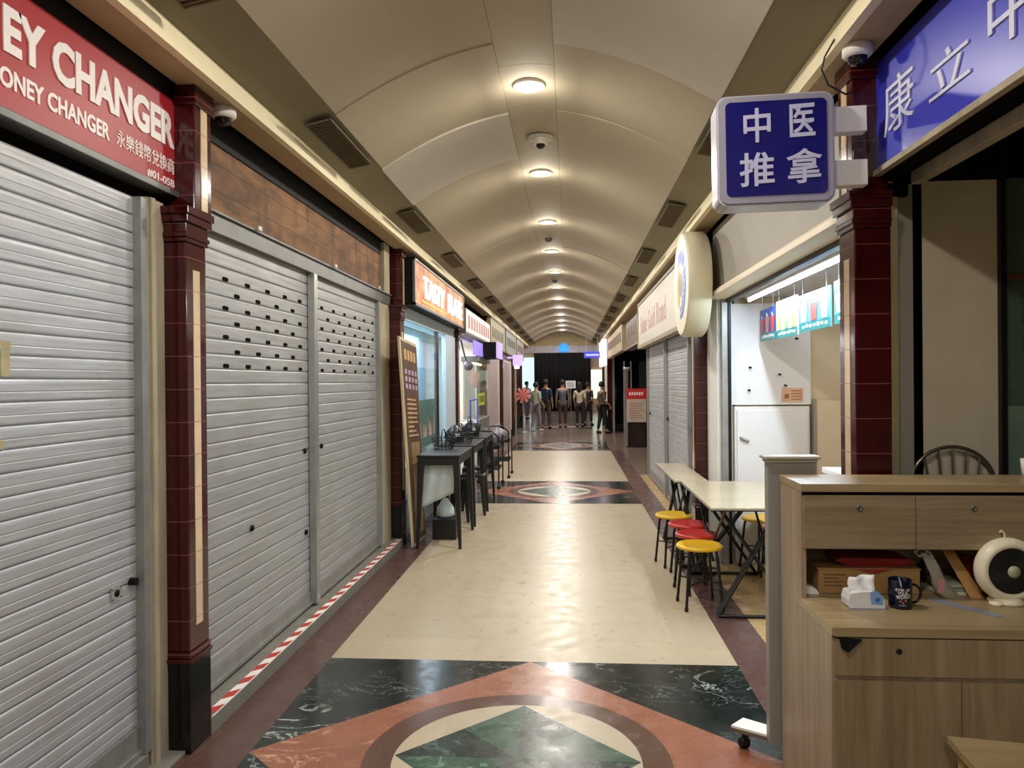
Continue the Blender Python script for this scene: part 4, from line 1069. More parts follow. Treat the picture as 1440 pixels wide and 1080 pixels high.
for kind, x, y, rz, lb in ((sy, 0.935, 5.59, 0.1, 'yellow round stool nearest the camera'), (sr, 0.985, 6.0, 0.3, 'red round stool directly behind the nearest yellow one'),
        (sr, 0.985, 6.42, 0.0, 'second red stool in the row, behind the first red'), (sy, 0.925, 6.85, 0.2, 'far yellow round stool at the end of the row'),
        (sy, 1.66, 6.72, 0.4, 'yellow stool partly hidden on the far side of the table'), (sr, 1.72, 6.30, 0.1, 'red stool on the far side, next to the hidden yellow'), (sr, 1.80, 5.86, 0.5, 'red stool half behind the grey divider')):
    if kind.name in used: o = dup(kind)
    else: o = kind; used[kind.name] = 1
    o.location = (x, y, 0.0045); o.rotation_euler = (0, 0, rz); o['label'] = lb
# ------------------------------------------------------------------ left side: restaurant bay
def tasty():
    t = thing('light_box_sign', 'orange backlit restaurant sign with glowing white letters', 'sign', (-1.7, 9.5, 2.46))
    q = MB(); q.box(-1.86, -1.615, 7.72, 11.38, 2.465, 2.955); q.build('box', M['black'], t)
    m = NT('lit_orange'); p = m.pos(False)
    f = m.noise(m.mapping(p, (1, 1.5, 3)), 2.2, 5, 0.6)
    c = m.ramp(f, [(0.3, lin('#a5552c')), (0.5, lin('#d98a4e')), (0.7, lin('#e8b888'))])
    m.l(c, m.b.inputs['Base Color']); m.l(c, m.b.inputs['Emission Color']); m.b.inputs['Emission Strength'].default_value = 0.22
    MATS['lit_orange'] = m.m
    q = MB(); q.box(-1.615, -1.60, 7.76, 11.34, 2.49, 2.93); q.build('face', m.m, t)
    q = MB(); q.box(-1.62, -1.59, 7.72, 7.77, 2.465, 2.955); q.box(-1.62, -1.59, 11.33, 11.38, 2.465, 2.955); q.box(-1.62, -1.59, 7.72, 11.38, 2.465, 2.49); q.box(-1.62, -1.59, 7.72, 11.38, 2.93, 2.955); q.build('frame', M['brushed_dark_steel'], t)
    g = emis('letter_glow', '#eef2ff', 1.0)
    text('TASTY', 'letters', g, t, (-1.60, 8.2, 2.585), LR, LU, 1.36, 0.24, 0.02, 0.0)
    text('PLATE', 'letters', g, t, (-1.60, 9.88, 2.575), LR, LU, 1.28, 0.25, 0.02, 0.0)
    q = MB(); q.box(-1.60, -1.595, 8.1, 9.75, 2.53, 2.56); q.build('underline', emis('amber_glow', '#e8a54a', .6), t)
tasty()
mb = MB()
mb.box(-1.95, -1.75, 7.68, 11.42, 2.33, 2.465, 0)
mb.box(-1.80, -1.74, 7.68, 7.80, 0, 2.33, 0); mb.box(-1.80, -1.74, 10.55, 11.42, 0, 2.33, 0); mb.box(-1.80, -1.76, 9.95, 10.08, 0, 2.33, 1)
mb.box(-1.9, -1.75, 7.68, 11.42, 0, 0.75, 0)
structure(mb, 'wall_4', [mat('pale_blue_wall', '#c6d8e2', 0.5, var=0.03), M['black_metal']])
tag(MB().box(-1.775, -1.765, 7.8, 10.55, 0.75, 2.33).build('window_1', M['clear_glass']), kind='structure')
q = MB(); q.box(-2.25, -2.2, 7.65, 11.4, 0.75, 2.4); structure(q, 'wall_5', mat('blue_interior', '#a9cbdc', 0.5, var=0.03))
# food picture poster in window
q = MB(); q.box(-1.80, -1.79, 8.7, 9.94, 0.86, 1.44, 0)
for k in range(10): q.extr([(8.75 + k * 0.115, 0.98), (8.85 + k * .115, 0.98), (8.82 + k * .115, 1.12 + 0.07 * math.sin(k * 2.3)), (8.77 + k * .115, 1.12 + .05 * math.sin(k))], 'X', -1.789, -1.787, 1 + k % 3)
tag(q.build('window_poster', [mat('poster_green', '#1f5648', 0.5, var=0.3, scale=5), mat('poster_orange', '#d99a50', 0.5), mat('poster_cream', '#e6d9c0', .5), mat('poster_violet', '#5a5aa6', 0.5)]), 'dark green food poster in the lower part of the blue lit window', 'poster')
# leaning tall banner
def banner():
    t = thing('leaning_banner', 'tall brown printed menu banner leaning against the second pillar', 'banner', (-1.6, 7.6, 0))
    a, b, c, d = Vector((-1.62, 7.10, 2.10)), Vector((-1.599, 7.80, 2.05)), Vector((-1.5437, 7.95, 0.02)), Vector((-1.56, 7.38, 0.02))
    n = Vector((0.02, 0, 0))
    def board(s0, s1, r0, r1, off, th):
        def P(u, v): return (a.lerp(b, u)).lerp(d.lerp(c, u), v)
        p = [P(s0, r0), P(s1, r0), P(s1, r1), P(s0, r1)]
        o = Vector((off, 0, 0)); h = Vector((th, 0, 0))
        return [x + o - h for x in p] + [x + o for x in p]
    def bd(q, s0, s1, r0, r1, off, th, m=0):
        v = board(s0, s1, r0, r1, off, th); q.hexa(v, m)
    q = MB(); bd(q, 0, 1, 0, 1, 0.0, 0.02); q.build('board', mat('banner_edge', '#c9b794', 0.6), t)
    q = MB(); bd(q, 0.07, 0.98, 0.015, 0.99, 0.002, 0.002, 0); q.build('print', mat('banner_brown', '#59412c', 0.5, var=0.35, scale=6), t)
    q = MB(); rng = random.Random(5)
    for k in range(4): bd(q, 0.2 + 0.18 * k, 0.32 + 0.18 * k, 0.05, 0.10, 0.004, 0.002, 0)
    for k in range(4):
        for j in range(3): bd(q, 0.18 + 0.2 * k, 0.30 + 0.2 * k, 0.145 + j * 0.035, 0.168 + j * 0.035, 0.004, 0.002, 1)
    for j in range(9): bd(q, 0.2, 0.2 + rng.uniform(0.35, 0.65), 0.285 + j * 0.022, 0.294 + j * 0.022, 0.004, 0.002, 0)
    bd(q, 0.3, 0.85, 0.50, 0.96, 0.004, 0.002, 2)
    q.build('lettering', [mat('banner_sand', '#cba476', 0.5), mat('banner_lilac', '#b99ab8', 0.5), mat('banner_tan', '#9c7f56', 0.5, var=.2)], t)
banner()
# black plastic tables and stools
def black_table(y0, y1, label, x0=-1.515, x1=-1.10, zt=0.93):
    t = thing('plastic_table', label, 'table', ((x0 + x1) / 2, (y0 + y1) / 2, 0), 'black plastic tables by the left shops')
    q = MB(); q.box(x0 - .01, x1 + .01, y0 - .02, y1 + .02, zt - 0.022, zt); q.build('tabletop', M['black_plastic'], t, 0.006)
    q = MB()
    for a, b, c, d in ((x0, x1, y0, y0 + .015), (x0, x1, y1 - .015, y1), (x0, x0 + .015, y0, y1), (x1 - .015, x1, y0, y1)): q.box(a, b, c, d, zt - 0.10, zt - 0.02)
    q.build('apron', M['black_plastic'], t)
    for x, sx in ((x0, 1), (x1, -1)):
        for y, s_ in ((y0, 1), (y1, -1)):
            w1, w2 = 0.065, 0.028
            ox = -0.02 * sx; oy = -0.015 * s_
            q = MB(); q.hexa([(x + ox, y + oy, 0.001), (x + ox + sx * w2, y + oy, 0.001), (x + ox + sx * w2, y + oy + s_ * w2, 0.001), (x + ox, y + oy + s_ * w2, 0.001),
                              (x, y, zt - .02), (x + sx * w1, y, zt - .02), (x + sx * w1, y + s_ * w1, zt - .02), (x, y + s_ * w1, zt - .02)]); q.build('leg', M['black_plastic'], t)
    return t
black_table(7.40, 8.35, 'nearest black plastic table with tapered legs, grey cloth below its top')
black_table(8.55, 9.55, 'middle black plastic table behind the cloth draped one')
black_table(9.75, 10.75, 'farther black plastic table in front of the left pillar')
def black_stool(x, y, label, zt=0.50):
    t = thing('plastic_stool', label, 'stool', (x, y, 0), 'black plastic stools under the left tables')
    h = 0.15
    q = MB(); q.box(x - h, x + h, y - h, y + h, zt - 0.03, zt); q.build('seat', M['black_plastic'], t, 0.008)
    for sx in (-1, 1):
        for s_ in (-1, 1):
            q = MB(); q.hexa([(x + sx * (h + .025), y + s_ * (h + .02), 0.001), (x + sx * (h - .005), y + s_ * (h + .02), 0.001), (x + sx * (h - .005), y + s_ * (h - .01), 0.001), (x + sx * (h + .025), y + s_ * (h - .01), 0.001),
                              (x + sx * h, y + s_ * h, zt - .02), (x + sx * (h - .06), y + s_ * h, zt - .02), (x + sx * (h - .06), y + s_ * (h - .06), zt - .02), (x + sx * h, y + s_ * (h - .06), zt - .02)]); q.build('leg', M['black_plastic'], t)
black_stool(-1.36, 8.95, 'black plastic stool tucked under the middle table')
black_stool(-1.22, 9.42, 'black plastic stool just behind the first tucked one')
black_stool(-1.30, 10.2, 'black plastic stool tucked under the farther table')
# grey cloth hanging below the nearest table
def cloth():
    q = MB(); nx, nz = 12, 8; v = []
    for j in range(nz + 1):
        for i in range(nx + 1):
            u = i / nx; w_ = j / nz
            v.append((-1.47 + 0.30 * u - 0.05 * w_ * (1 - u), 7.50 + 0.012 * math.sin(u * 14 + w_ * 3) + 0.02 * w_, 0.88 - w_ * (0.34 + 0.16 * (1 - u))))
    q.add(v, [(j * (nx + 1) + i, j * (nx + 1) + i + 1, (j + 1) * (nx + 1) + i + 1, (j + 1) * (nx + 1) + i) for j in range(nz) for i in range(nx)], 0, True)
    o = q.build('hanging_cloth', mat('grey_cloth', '#c6cfce', 0.8, var=0.06)); s_ = o.modifiers.new('s', 'SOLIDIFY'); s_.thickness = 0.006
    tag(o, 'pale grey cloth hanging under the nearest black table', 'cloth')
    q = MB(); q.lathe([(0, 0), (.07, 0), (.10, .03), (.09, .10), (.05, .16), (.02, .20), (0, .2)], (-1.33, 7.95, 0.22), 'Z', 18)
    tag(q.build('white_bag', mat('bag_white', '#c8d6d2', 0.6, var=0.15, scale=14, bump=0.4)), 'white and teal bag resting on a crate under the nearest black table', 'bag')
    q = MB(); q.box(-1.45, -1.2, 7.82, 8.08, 0.0, 0.22); tag(q.build('black_crate', M['black_plastic'], None, .006), 'black crate under the nearest black table', 'crate')
    q = MB(); q.box(-1.50, -1.40, 7.42, 7.50, 0.10, 0.50); 
cloth()
# wire baskets and bags on the tables
def basket(x, y, z, r, label, h=0.12, m='black_metal'):
    t = thing('wire_basket', label, 'basket', (x, y, z), 'dark wire baskets on the left tables')
    q = MB()
    for k in range(4): q.tube([(x + (r - .03 + .01 * k) * math.cos(a * PI / 8), y + (r - .03 + .01 * k) * math.sin(a * PI / 8), z + 0.008 + h * k / 3) for a in range(16)], 0.005, 6, closed=True)
    for k in range(16):
        a = k * PI / 8; q.tube([(x + (r - .03) * math.cos(a), y + (r - .03) * math.sin(a), z + .008), (x + r * math.cos(a), y + r * math.sin(a), z + h)], 0.004, 5)
    q.build('wire_body', M[m], t)
    q = MB(); q.tube([(x, y + r * math.cos(math.radians(a)), z + h + 0.75 * r * math.sin(math.radians(a))) for a in range(0, 181, 15)], 0.006, 6); q.build('handle', M[m], t)
ZB = 0.931
basket(-1.36, 8.05, ZB, 0.13, 'dark wire basket on the nearest black table')
basket(-1.29, 8.82, ZB, 0.16, 'wide dark wire basket on the middle table')
basket(-1.33, 9.9, ZB, 0.15, 'dark wire basket on the farther black table', 0.16)
for x, y, lb in ((-1.42, 9.22, 'lumpy black bag on the middle table'), (-1.36, 10.35, 'lumpy black bag on the farther black table')):
    q = MB(); q.lathe([(0, 0), (.10, 0), (.13, .04), (.12, .10), (.07, .15), (.03, .19), (0, .2)], (x, y, ZB), 'Z', 16)
    o = q.build('carry_bag', mat('bag_black', '#1d1b1b', 0.35, bump=0.5, scale=20)); tag(o, lb, 'bag')
    q = MB(); q.lathe([(0.025, .0), (.03, .03), (.0, .045)], (x + .05, y - .1, ZB + .06), 'Z', 10); q.build('tag', M['white_paint'], o)
# ------------------------------------------------------------------ white lit stall (bay 3)
t = thing('light_box_sign', 'pink and white backlit sign over the white lit stall', 'sign', (-1.7, 13.2, 2.4))
q = MB(); q.box(-1.84, -1.61, 11.68, 15.2, 2.42, 2.82); q.build('box', M['brushed_dark_steel'], t)
q = MB(); q.box(-1.61, -1.60, 11.72, 15.16, 2.45, 2.80); q.build('face', emis('lit_pink', '#ecd4cc', 0.5), t)
for k in range(9):
    q = MB(); q.box(-1.60, -1.595, 11.9 + k * 0.36, 12.1 + k * .36, 2.52, 2.72); q.build('character', mat('sign_rose', '#c98a86', 0.5), t)
q = MB(); q.box(-2.6, -1.8, 11.6, 15.3, 2.38, 2.42); q.box(-2.62, -2.55, 11.6, 15.25, 0, 2.4, 1); structure(q, 'wall_6', [M['wall_white'], M['wall_white']])
def display_case():
    t = thing('food_display_case', 'glazed lit food display case with steel hood', 'display case', (-1.72, 14.3, 0))
    q = MB(); q.box(-1.95, -1.62, 13.5, 15.15, 0.0, 0.98); q.build('cabinet', M['steel'], t, 0.01)
    q = MB(); q.box(-1.95, -1.60, 13.45, 15.2, 2.02, 2.12); q.build('hood', M['brushed_dark_steel'], t, 0.01)
    q = MB(); q.box(-1.92, -1.90, 13.5, 15.15, 0.98, 2.02); q.build('back_panel', mat('case_back', '#b79a70', 0.4, var=.2), t)
    q = MB(); q.box(-1.66, -1.65, 13.5, 15.15, 0.98, 2.02); q.box(-1.92, -1.66, 13.49, 13.5, 0.98, 2.02); q.build('glass', M['clear_glass'], t)
    q = MB(); q.tube([(-1.78, 13.55, 2.0), (-1.78, 15.1, 2.0)], 0.018, 8); q.build('lamp', emis('case_glow', '#ffe0a0', 6), t)
    for k in range(4):
        q = MB(); q.lathe([(0, 0), (.05, .02), (.07, .1), (.05, .22), (.02, .30), (0, .3)], (-1.78, 13.7 + .2 * k, 1.55), 'Z', 12); o = q.build('roast_duck', mat('roast_orange', '#b5522a', 0.35, var=.2)); tag(o, 'orange roast meat hanging in the lit display case', 'roast meat', 'roast meats hung in the display case')
        o['label'] = 'orange brown roast meat in the lit case, ' + ORD[k] + ' of four'
    q = MB(); q.box(-1.645, -1.64, 13.55, 14.5, 1.22, 1.45, 0)
    for k in range(5): q.box(-1.64, -1.636, 13.62 + k * .17, 13.72 + k * .17, 1.28, 1.40, 1)
    tag(q.build('price_card', [mat('card_lime', '#c8d648', 0.4), mat('card_ink', '#5a6a20', .5)]), 'lime green price card on the display case glass', 'card')
display_case()
t = thing('white_counter', 'white stall counter with pale blue frame beside the display case', 'counter', (-1.75, 12.8, 0))
q = MB(); q.box(-1.95, -1.66, 12.45, 13.4, 0, 0.95); q.build('body', M['wall_white'], t, .01)
for y in (12.45, 13.4):
    q = MB(); q.tube([(-1.65, y, 0.02), (-1.65, y, 1.35)], 0.015, 8); q.build('blue_post', mat('frame_blue', '#4a5fb0', .4), t)
q = MB(); q.tube([(-1.65, 12.45, 1.35), (-1.65, 13.4, 1.35)], 0.015, 8); q.build('blue_rail', M['frame_blue'], t)
q = MB(); q.box(-2.545, -2.54, 12.0, 12.6, 1.5, 2.2, 0); q.box(-2.54, -2.535, 12.1, 12.5, 1.62, 1.7, 1); tag(q.build('wall_poster', [mat('poster_bluewhite', '#b9cbe6', .5), M['tape_red']]), 'pale blue poster with a red band inside the white stall', 'poster')
t = thing('wall_fan', 'dark wall fan beside the lit display case', 'fan', (-1.72, 12.6, 1.9))
q = MB(); q.lathe([(0.0, -.05), (.06, -.03), (.085, 0), (.05, .05), (0, .07)], (-1.70, 12.62, 1.93), 'Y', 24); q.build('fan_head', mat('fan_grey', '#5a5c60', .4), t)
q = MB(); q.tube([(-1.70, 12.64, 1.93), (-1.78, 12.75, 2.1), (-1.85, 12.8, 2.38)], 0.015, 8); q.build('arm', M['black_metal'], t)
t = thing('projecting_sign', 'dark box sign with a violet lit face jutting above the display case', 'sign', (-1.45, 14.1, 2.1))
q = MB(); q.box(-1.60, -1.36, 14.0, 14.9, 2.10, 2.40); q.build('box', M['black'], t)
q = MB(); q.box(-1.36, -1.32, 14.0, 14.9, 2.10, 2.40); q.build('lit_side', emis('lit_violet', '#b6a8f0', .6), t)
q = MB(); q.box(-1.60, -1.62, 12.6, 13.9, 2.12, 2.36); tag(q.build('violet_sign', emis('violet_panel', '#8f7ad8', 0.7)), 'violet backlit panel under the pink sign', 'sign')

# ------------------------------------------------------------------ farther left bays
def shopfront(y0, y1, kind, n):
    mb = MB()
    if kind == 'dark':
        mb.box(-1.9, -1.80, y0 + .05, y1 - .05, 0, 2.4, 0); mb.box(-1.80, -1.78, (y0 + y1) / 2 - .05, (y0 + y1) / 2 + .05, 0, 2.4, 1)
    else:
        mb.box(-1.9, -1.78, y0 + .05, y1 - .05, 0, 2.4, 1); mb.box(-1.78, -1.76, y0 + .6, y1 - .8, 0.1, 2.2, 2)
    mb.box(-1.9, -1.70, y0, y1, 2.4, 2.5, 1)
    structure(mb, 'wall_%d' % n, [M['dark_glass'], M['wall_cream'], mat('pinkish_panel', '#b9a8a8', .5)])
shopfront(15.54, 19.2, 'cream', 7); shopfront(19.4, 23.1, 'cream', 8); shopfront(23.3, 27.0, 'dark', 9)
def far_sign(side, y0, y1, z0, z1, m, label, D=0.15, xf=None):
    x = xf if xf is not None else (-1.62 if side < 0 else 1.14)
    t = thing('shop_sign', label, 'sign', (x, (y0 + y1) / 2, z0))
    q = MB(); q.box(x, x + side * D, y0, y1, z0, z1); q.build('face', m, t, .005)
    q = MB(); xx = x - side * 0.012; q.box(x, xx, y0, y1, z0, z0 + .03); q.box(x, xx, y0, y1, z1 - .03, z1); q.build('frame', M['worn_frame'], t)
    n = max(3, int((y1 - y0) / 0.5))
    for k in range(n):
        q = MB()
        a = y0 + .3 + (y1 - y0 - .6) * k / n; q.box(x, x - side * 0.01, a, a + 0.22, z0 + (z1 - z0) * .35, z0 + (z1 - z0) * .7)
        q.build('letter', mat('far_letter', '#7a6a58', .5), t)
far_sign(-1, 15.6, 19.0, 2.40, 3.015, mat('olive_sign', '#b0a67e', .5), 'olive cream signboard next after the pink lit sign')
far_sign(-1, 19.4, 23.0, 2.40, 3.015, mat('greygreen_sign', '#9aa39a', .5), 'grey green signboard farther along the left side')
far_sign(-1, 23.4, 26.8, 2.40, 3.015, mat('grey_sign', '#a9a4a0', .5), 'grey signboard, last on the left before the hall')
q = MB(); q.box(-1.55, -1.30, 20.6, 21.0, 2.10, 2.39); q.box(-1.72, -1.55, 20.75, 20.8, 2.30, 2.35); vb = tag(q.build('violet_light_box', emis('lit_lilac', '#c3aef4', .8), None, .01), 'small lilac light box with a glowing lamp beneath, far along the left side', 'sign')
q = MB(); q.lathe([(0, 0), (.06, .0), (.08, .06), (0, .08)], (-1.45, 20.8, 2.02), 'Z', 14); q.build('spot_lamp', emis('spot_glow', '#fff4e0', 4), vb)
# clutter along the left: dark wire trolley and rack
def trolley(x, y, label, col='black_metal'):
    t = thing('wire_trolley', label, 'trolley', (x, y, 0), 'dark trolleys along the left shops')
    for z in (0.30, 0.62):
        q = MB()
        for a in range(7): q.tube([(x - .2, y - .35 + a * .115, z), (x + .2, y - .35 + a * .115, z)], 0.006, 5)
        q.tube([(x - .2, y - .35, z), (x + .2, y - .35, z), (x + .2, y + .35, z), (x - .2, y + .35, z)], 0.009, 6, closed=True)
        q.build('shelf', M[col], t)
    for sx in (-1, 1):
        for s_ in (-1, 1):
            q = MB(); q.tube([(x + sx * .2, y + s_ * .35, .06), (x + sx * .2, y + s_ * .35, .80)], 0.012, 8); q.build('post', M[col], t)
            q = MB(); q.lathe([(0, -.012), (.03, -.012), (.03, .012), (0, .012)], (x + sx * .2, y + s_ * .35, .03), 'Y', 14); q.build('wheel', M['black_plastic'], t)
    q = MB(); q.tube([(x - .2, y - .35, .80), (x - .1, y - .4, .90), (x + .1, y - .4, .90), (x + .2, y - .35, .80)], 0.012, 8); q.build('handle', M[col], t)
trolley(-1.30, 11.9, 'dark wire trolley in front of the white lit stall')
trolley(-1.25, 13.2, 'second dark wire trolley, in front of the display case')
for x, y, z, s_, lb, m in ((-1.30, 11.85, 0.627, .9, 'dark grey plastic sack bulging on the nearer trolley', '#57555b'), (-1.25, 13.2, 0.627, 1.0, 'mid grey sack on the second trolley', '#77747a'), (-1.3, 11.95, 0.307, .9, 'dark sack on the lower shelf of the nearer trolley', '#2b2a2c')):
    q = MB(); q.lathe([(0, 0), (.12 * s_, 0), (.17 * s_, .05), (.15 * s_, .11), (.12 * s_, .16), (.05 * s_, .21), (.03, .24), (.055, .29), (0, .29)], (x, y, z), 'Z', 18)
    q.v = [(a + .02 * math.sin(9 * b + 20 * c), b + .025 * math.sin(17 * a + 25 * c), c) for a, b, c in q.v]
    tag(q.build('plastic_sack', mat('sack' + m[1:], m, 0.4, var=.2, scale=14, bump=.5)), lb, 'sack')
def display_rack(x, y):
    t = thing('round_display', 'red and white starburst promotional stand far down the left side', 'stand', (x, y, 0))
    q = MB(); q.tube([(x, y, 0), (x, y, 1.1)], 0.02, 8); q.lathe([(0, 0), (.2, 0), (.2, .03), (0, .03)], (x, y, 0), 'Z', 20); q.build('pole', M['steel'], t)
    q = MB()
    for k in range(16):
        a, b = 2 * PI * k / 16, 2 * PI * (k + 1) / 16; R_ = 0.27 if k % 2 else 0.20
        q.add([(x, y - .02, 1.22), (x + R_ * math.cos(a), y, 1.22 + R_ * math.sin(a)), (x + R_ * math.cos(b), y, 1.22 + R_ * math.sin(b)), (x, y + .02, 1.22)], [(0, 1, 2), (3, 2, 1)], k % 2)
    q.build('starburst', [mat('burst_red', '#e04a3c', .5), mat('burst_pale', '#e8a49a', .5)], t)
display_rack(-1.52, 24.5)
# ------------------------------------------------------------------ right side, farther: side passage
mb = MB()
mb.box(1.24, 4.4, 24.9, 25.0, 0, 2.3, 0); mb.box(1.24, 4.4, 24.85, 25.0, 2.3, 3.02, 0)
mb.box(1.40, 1.44, 24.80, 24.9, 0, 2.3, 1); mb.box(1.75, 1.80, 24.80, 24.9, 0, 2.3, 2); mb.box(1.98, 2.02, 24.8, 24.9, 0, 2.3, 1)
structure(mb, 'wall_10', [M['dark_glass'], M['wall_cream'], M['steel']])
mb = MB(); mb.box(1.30, 1.45, 24.6, 30, 0, 3.02, 0); structure(mb, 'wall_11', [M['wall_white']])
far_sign(1, 17.7, 24.3, 2.36, 3.015, mat('beige_sign', '#bfae8a', .5), 'beige signboard over the dark opening on the right', 0.12, 1.22)
far_sign(1, 13.6, 17.5, 2.36, 3.015, mat('brown_sign', '#6a5a48', .5), 'brown signboard just past the faded pale one', 0.12, 1.30)
q = MB(); q.box(1.0, 1.12, 22.6, 25.6, 2.12, 2.92); tag(q.build('lit_wall_sign', emis('lit_pinkwhite', '#f2e4f4', .9), None, .02), 'glowing pinkish white sign on the right near the hall', 'sign')
t = thing('hanging_sign', 'small blue rectangular sign hanging near the hall on the right', 'sign', (0.75, 25.0, 2.4))
q = MB(); q.box(0.48, 1.0, 24.96, 25.02, 2.42, 2.63); q.build('face', emis('sign_blue_lit', '#2a3cc0', .6), t)
q = MB()
for k in range(8): q.box(0.54 + k * .054, 0.58 + k * .054, 24.95, 24.96, 2.49, 2.55)
q.build('lettering', M['white_letter'], t)
for x in (0.55, 0.93):
    q = MB(); q.tube([(x, 24.99, 2.63), (x, 24.99, 3.11)], .008, 6); q.build('rod', M['steel'], t)
def poster_stand(x, y, label):
    t = thing('poster_stand', label, 'stand', (x, y, 0))
    q = MB(); q.box(x - .24, x + .24, y, y + .03, 0.62, 1.40, 0); q.build('board', mat('stand_pale', '#c9b8a6', .5, var=.12, scale=6), t)
    q = MB(); q.box(x - .25, x + .25, y - .006, y, 1.20, 1.46, 0); q.build('red_header', mat('stand_red', '#c8262a', .4), t)
    text('Bubble Tea', 'header_lettering', M['white_letter'], t, (x - .18, y - .006, 1.29), (1, 0, 0), (0, 0, 1), .36, .09, .003, .02) if False else None
    q = MB()
    for k in range(6): q.box(x - .18 + k * .06, x - .14 + k * .06, y - .01, y - .006, 1.29 + .01 * (k % 2), 1.37)
    q.build('header_characters', M['white_letter'], t)
    q = MB()
    for k in range(7): q.box(x - .18, x + .18 - .04 * (k % 3), y - .004, y, 0.72 + k * .06, .735 + k * .06)
    q.build('printed_lines', mat('stand_ink', '#b0705c', .5), t)
    for sx in (-1, 1):
        q = MB(); q.tube([(x + sx * .2, y + .015, 0), (x + sx * .2, y + .015, .64)], .012, 8); q.build('leg', M['black_metal'], t)
    q = MB(); q.box(x - .25, x + .25, y - .12, y + .15, 0, .03); q.build('base', M['black_metal'], t)
poster_stand(1.66, 19.0, 'notice stand with red header before the dark glass on the right')
q = MB(); q.box(1.5, 2.2, 19.4, 19.9, 0, .95); tag(q.build('dark_cabinet', mat('maroon_cab', '#3a1c18', .4), None, .01), 'dark maroon cabinet behind the red headed notice stand', 'cabinet')
q = MB(); q.lathe([(.05, 0), (.05, 1.9), (.09, 1.92), (.09, 2.0), (0, 2.0)], (1.44, 19.2, 0), 'Z', 16); tag(q.build('round_post', M['galvanised']), 'slim grey post standing beside the red headed notice stand', 'post')

# ------------------------------------------------------------------ hall beyond
q = MB()
n = 60
v = []
for i in range(n + 1):
    x = -1.95 + 3.1 * i / n; y = 42 + 0.06 * math.sin(i * 1.3) + .03 * math.sin(i * 3.1)
    v += [(x, y, 0.02), (x, y, 4.4)]
q.add(v, [(2 * i, 2 * i + 2, 2 * i + 3, 2 * i + 1) for i in range(n)], 0, True)
o = q.build('stage_curtain', mat('curtain_black', '#1a1411', .9, var=.2)); sd_ = o.modifiers.new('s', 'SOLIDIFY'); sd_.thickness = .02
tag(o, 'tall dark curtain closing off the far hall', 'curtain')
q = MB(); q.box(-2.9, -1.95, 42.2, 42.3, 0.9, 3.0, 0); q.box(1.2, 2.2, 42.2, 42.3, 0.7, 2.3, 1)
tag(q.build('window_2', [emis('day_window', '#bfeeee', 1.1), emis('day_window_green', '#d4ead0', 1.1)]), kind='structure')
q = MB(); q.box(-2.9, -1.95, 42.3, 42.5, 0, 4.6); q.box(1.15, 2.4, 42.3, 42.5, 0, 4.6); structure(q, 'wall_12', [mat('hall_wall', '#c9a488', .6)])
t = thing('round_blue_sign', 'bright blue round sign at the middle of the far header', 'sign', (-0.2, 29.9, 2.95))
q = MB(); q.lathe([(0, -.05), (.17, -.05), (.18, 0), (.17, .05)], (-0.22, 29.9, 2.98), 'Y', 28); q.build('disc', emis('blue_sign_lit', '#2f8cf0', 1.2), t)
q = MB(); q.box(-.42, -.02, 29.84, 29.93, 2.85, 2.95); q.build('wings', M['blue_sign_lit'], t, .02)
t = thing('notice_stand', 'white notice board on a thin stand among the people', 'stand', (.05, 27.5, 0))
q = MB(); q.box(-.14, .22, 27.5, 27.53, 1.40, 1.68); q.build('board', M['white_board'], t)
q = MB()
for k in range(5): q.box(-.08, .16, 27.495, 27.5, 1.45 + k * .04, 1.46 + k * .04)
q.build('printed_lines', M['print_dark'], t)
q = MB(); q.tube([(.04, 27.53, 0), (.04, 27.53, 1.4)], .012, 8); q.lathe([(0, 0), (.16, 0), (.15, .02), (0, .02)], (.04, 27.53, 0), 'Z', 20); q.build('pole', M['steel'], t)

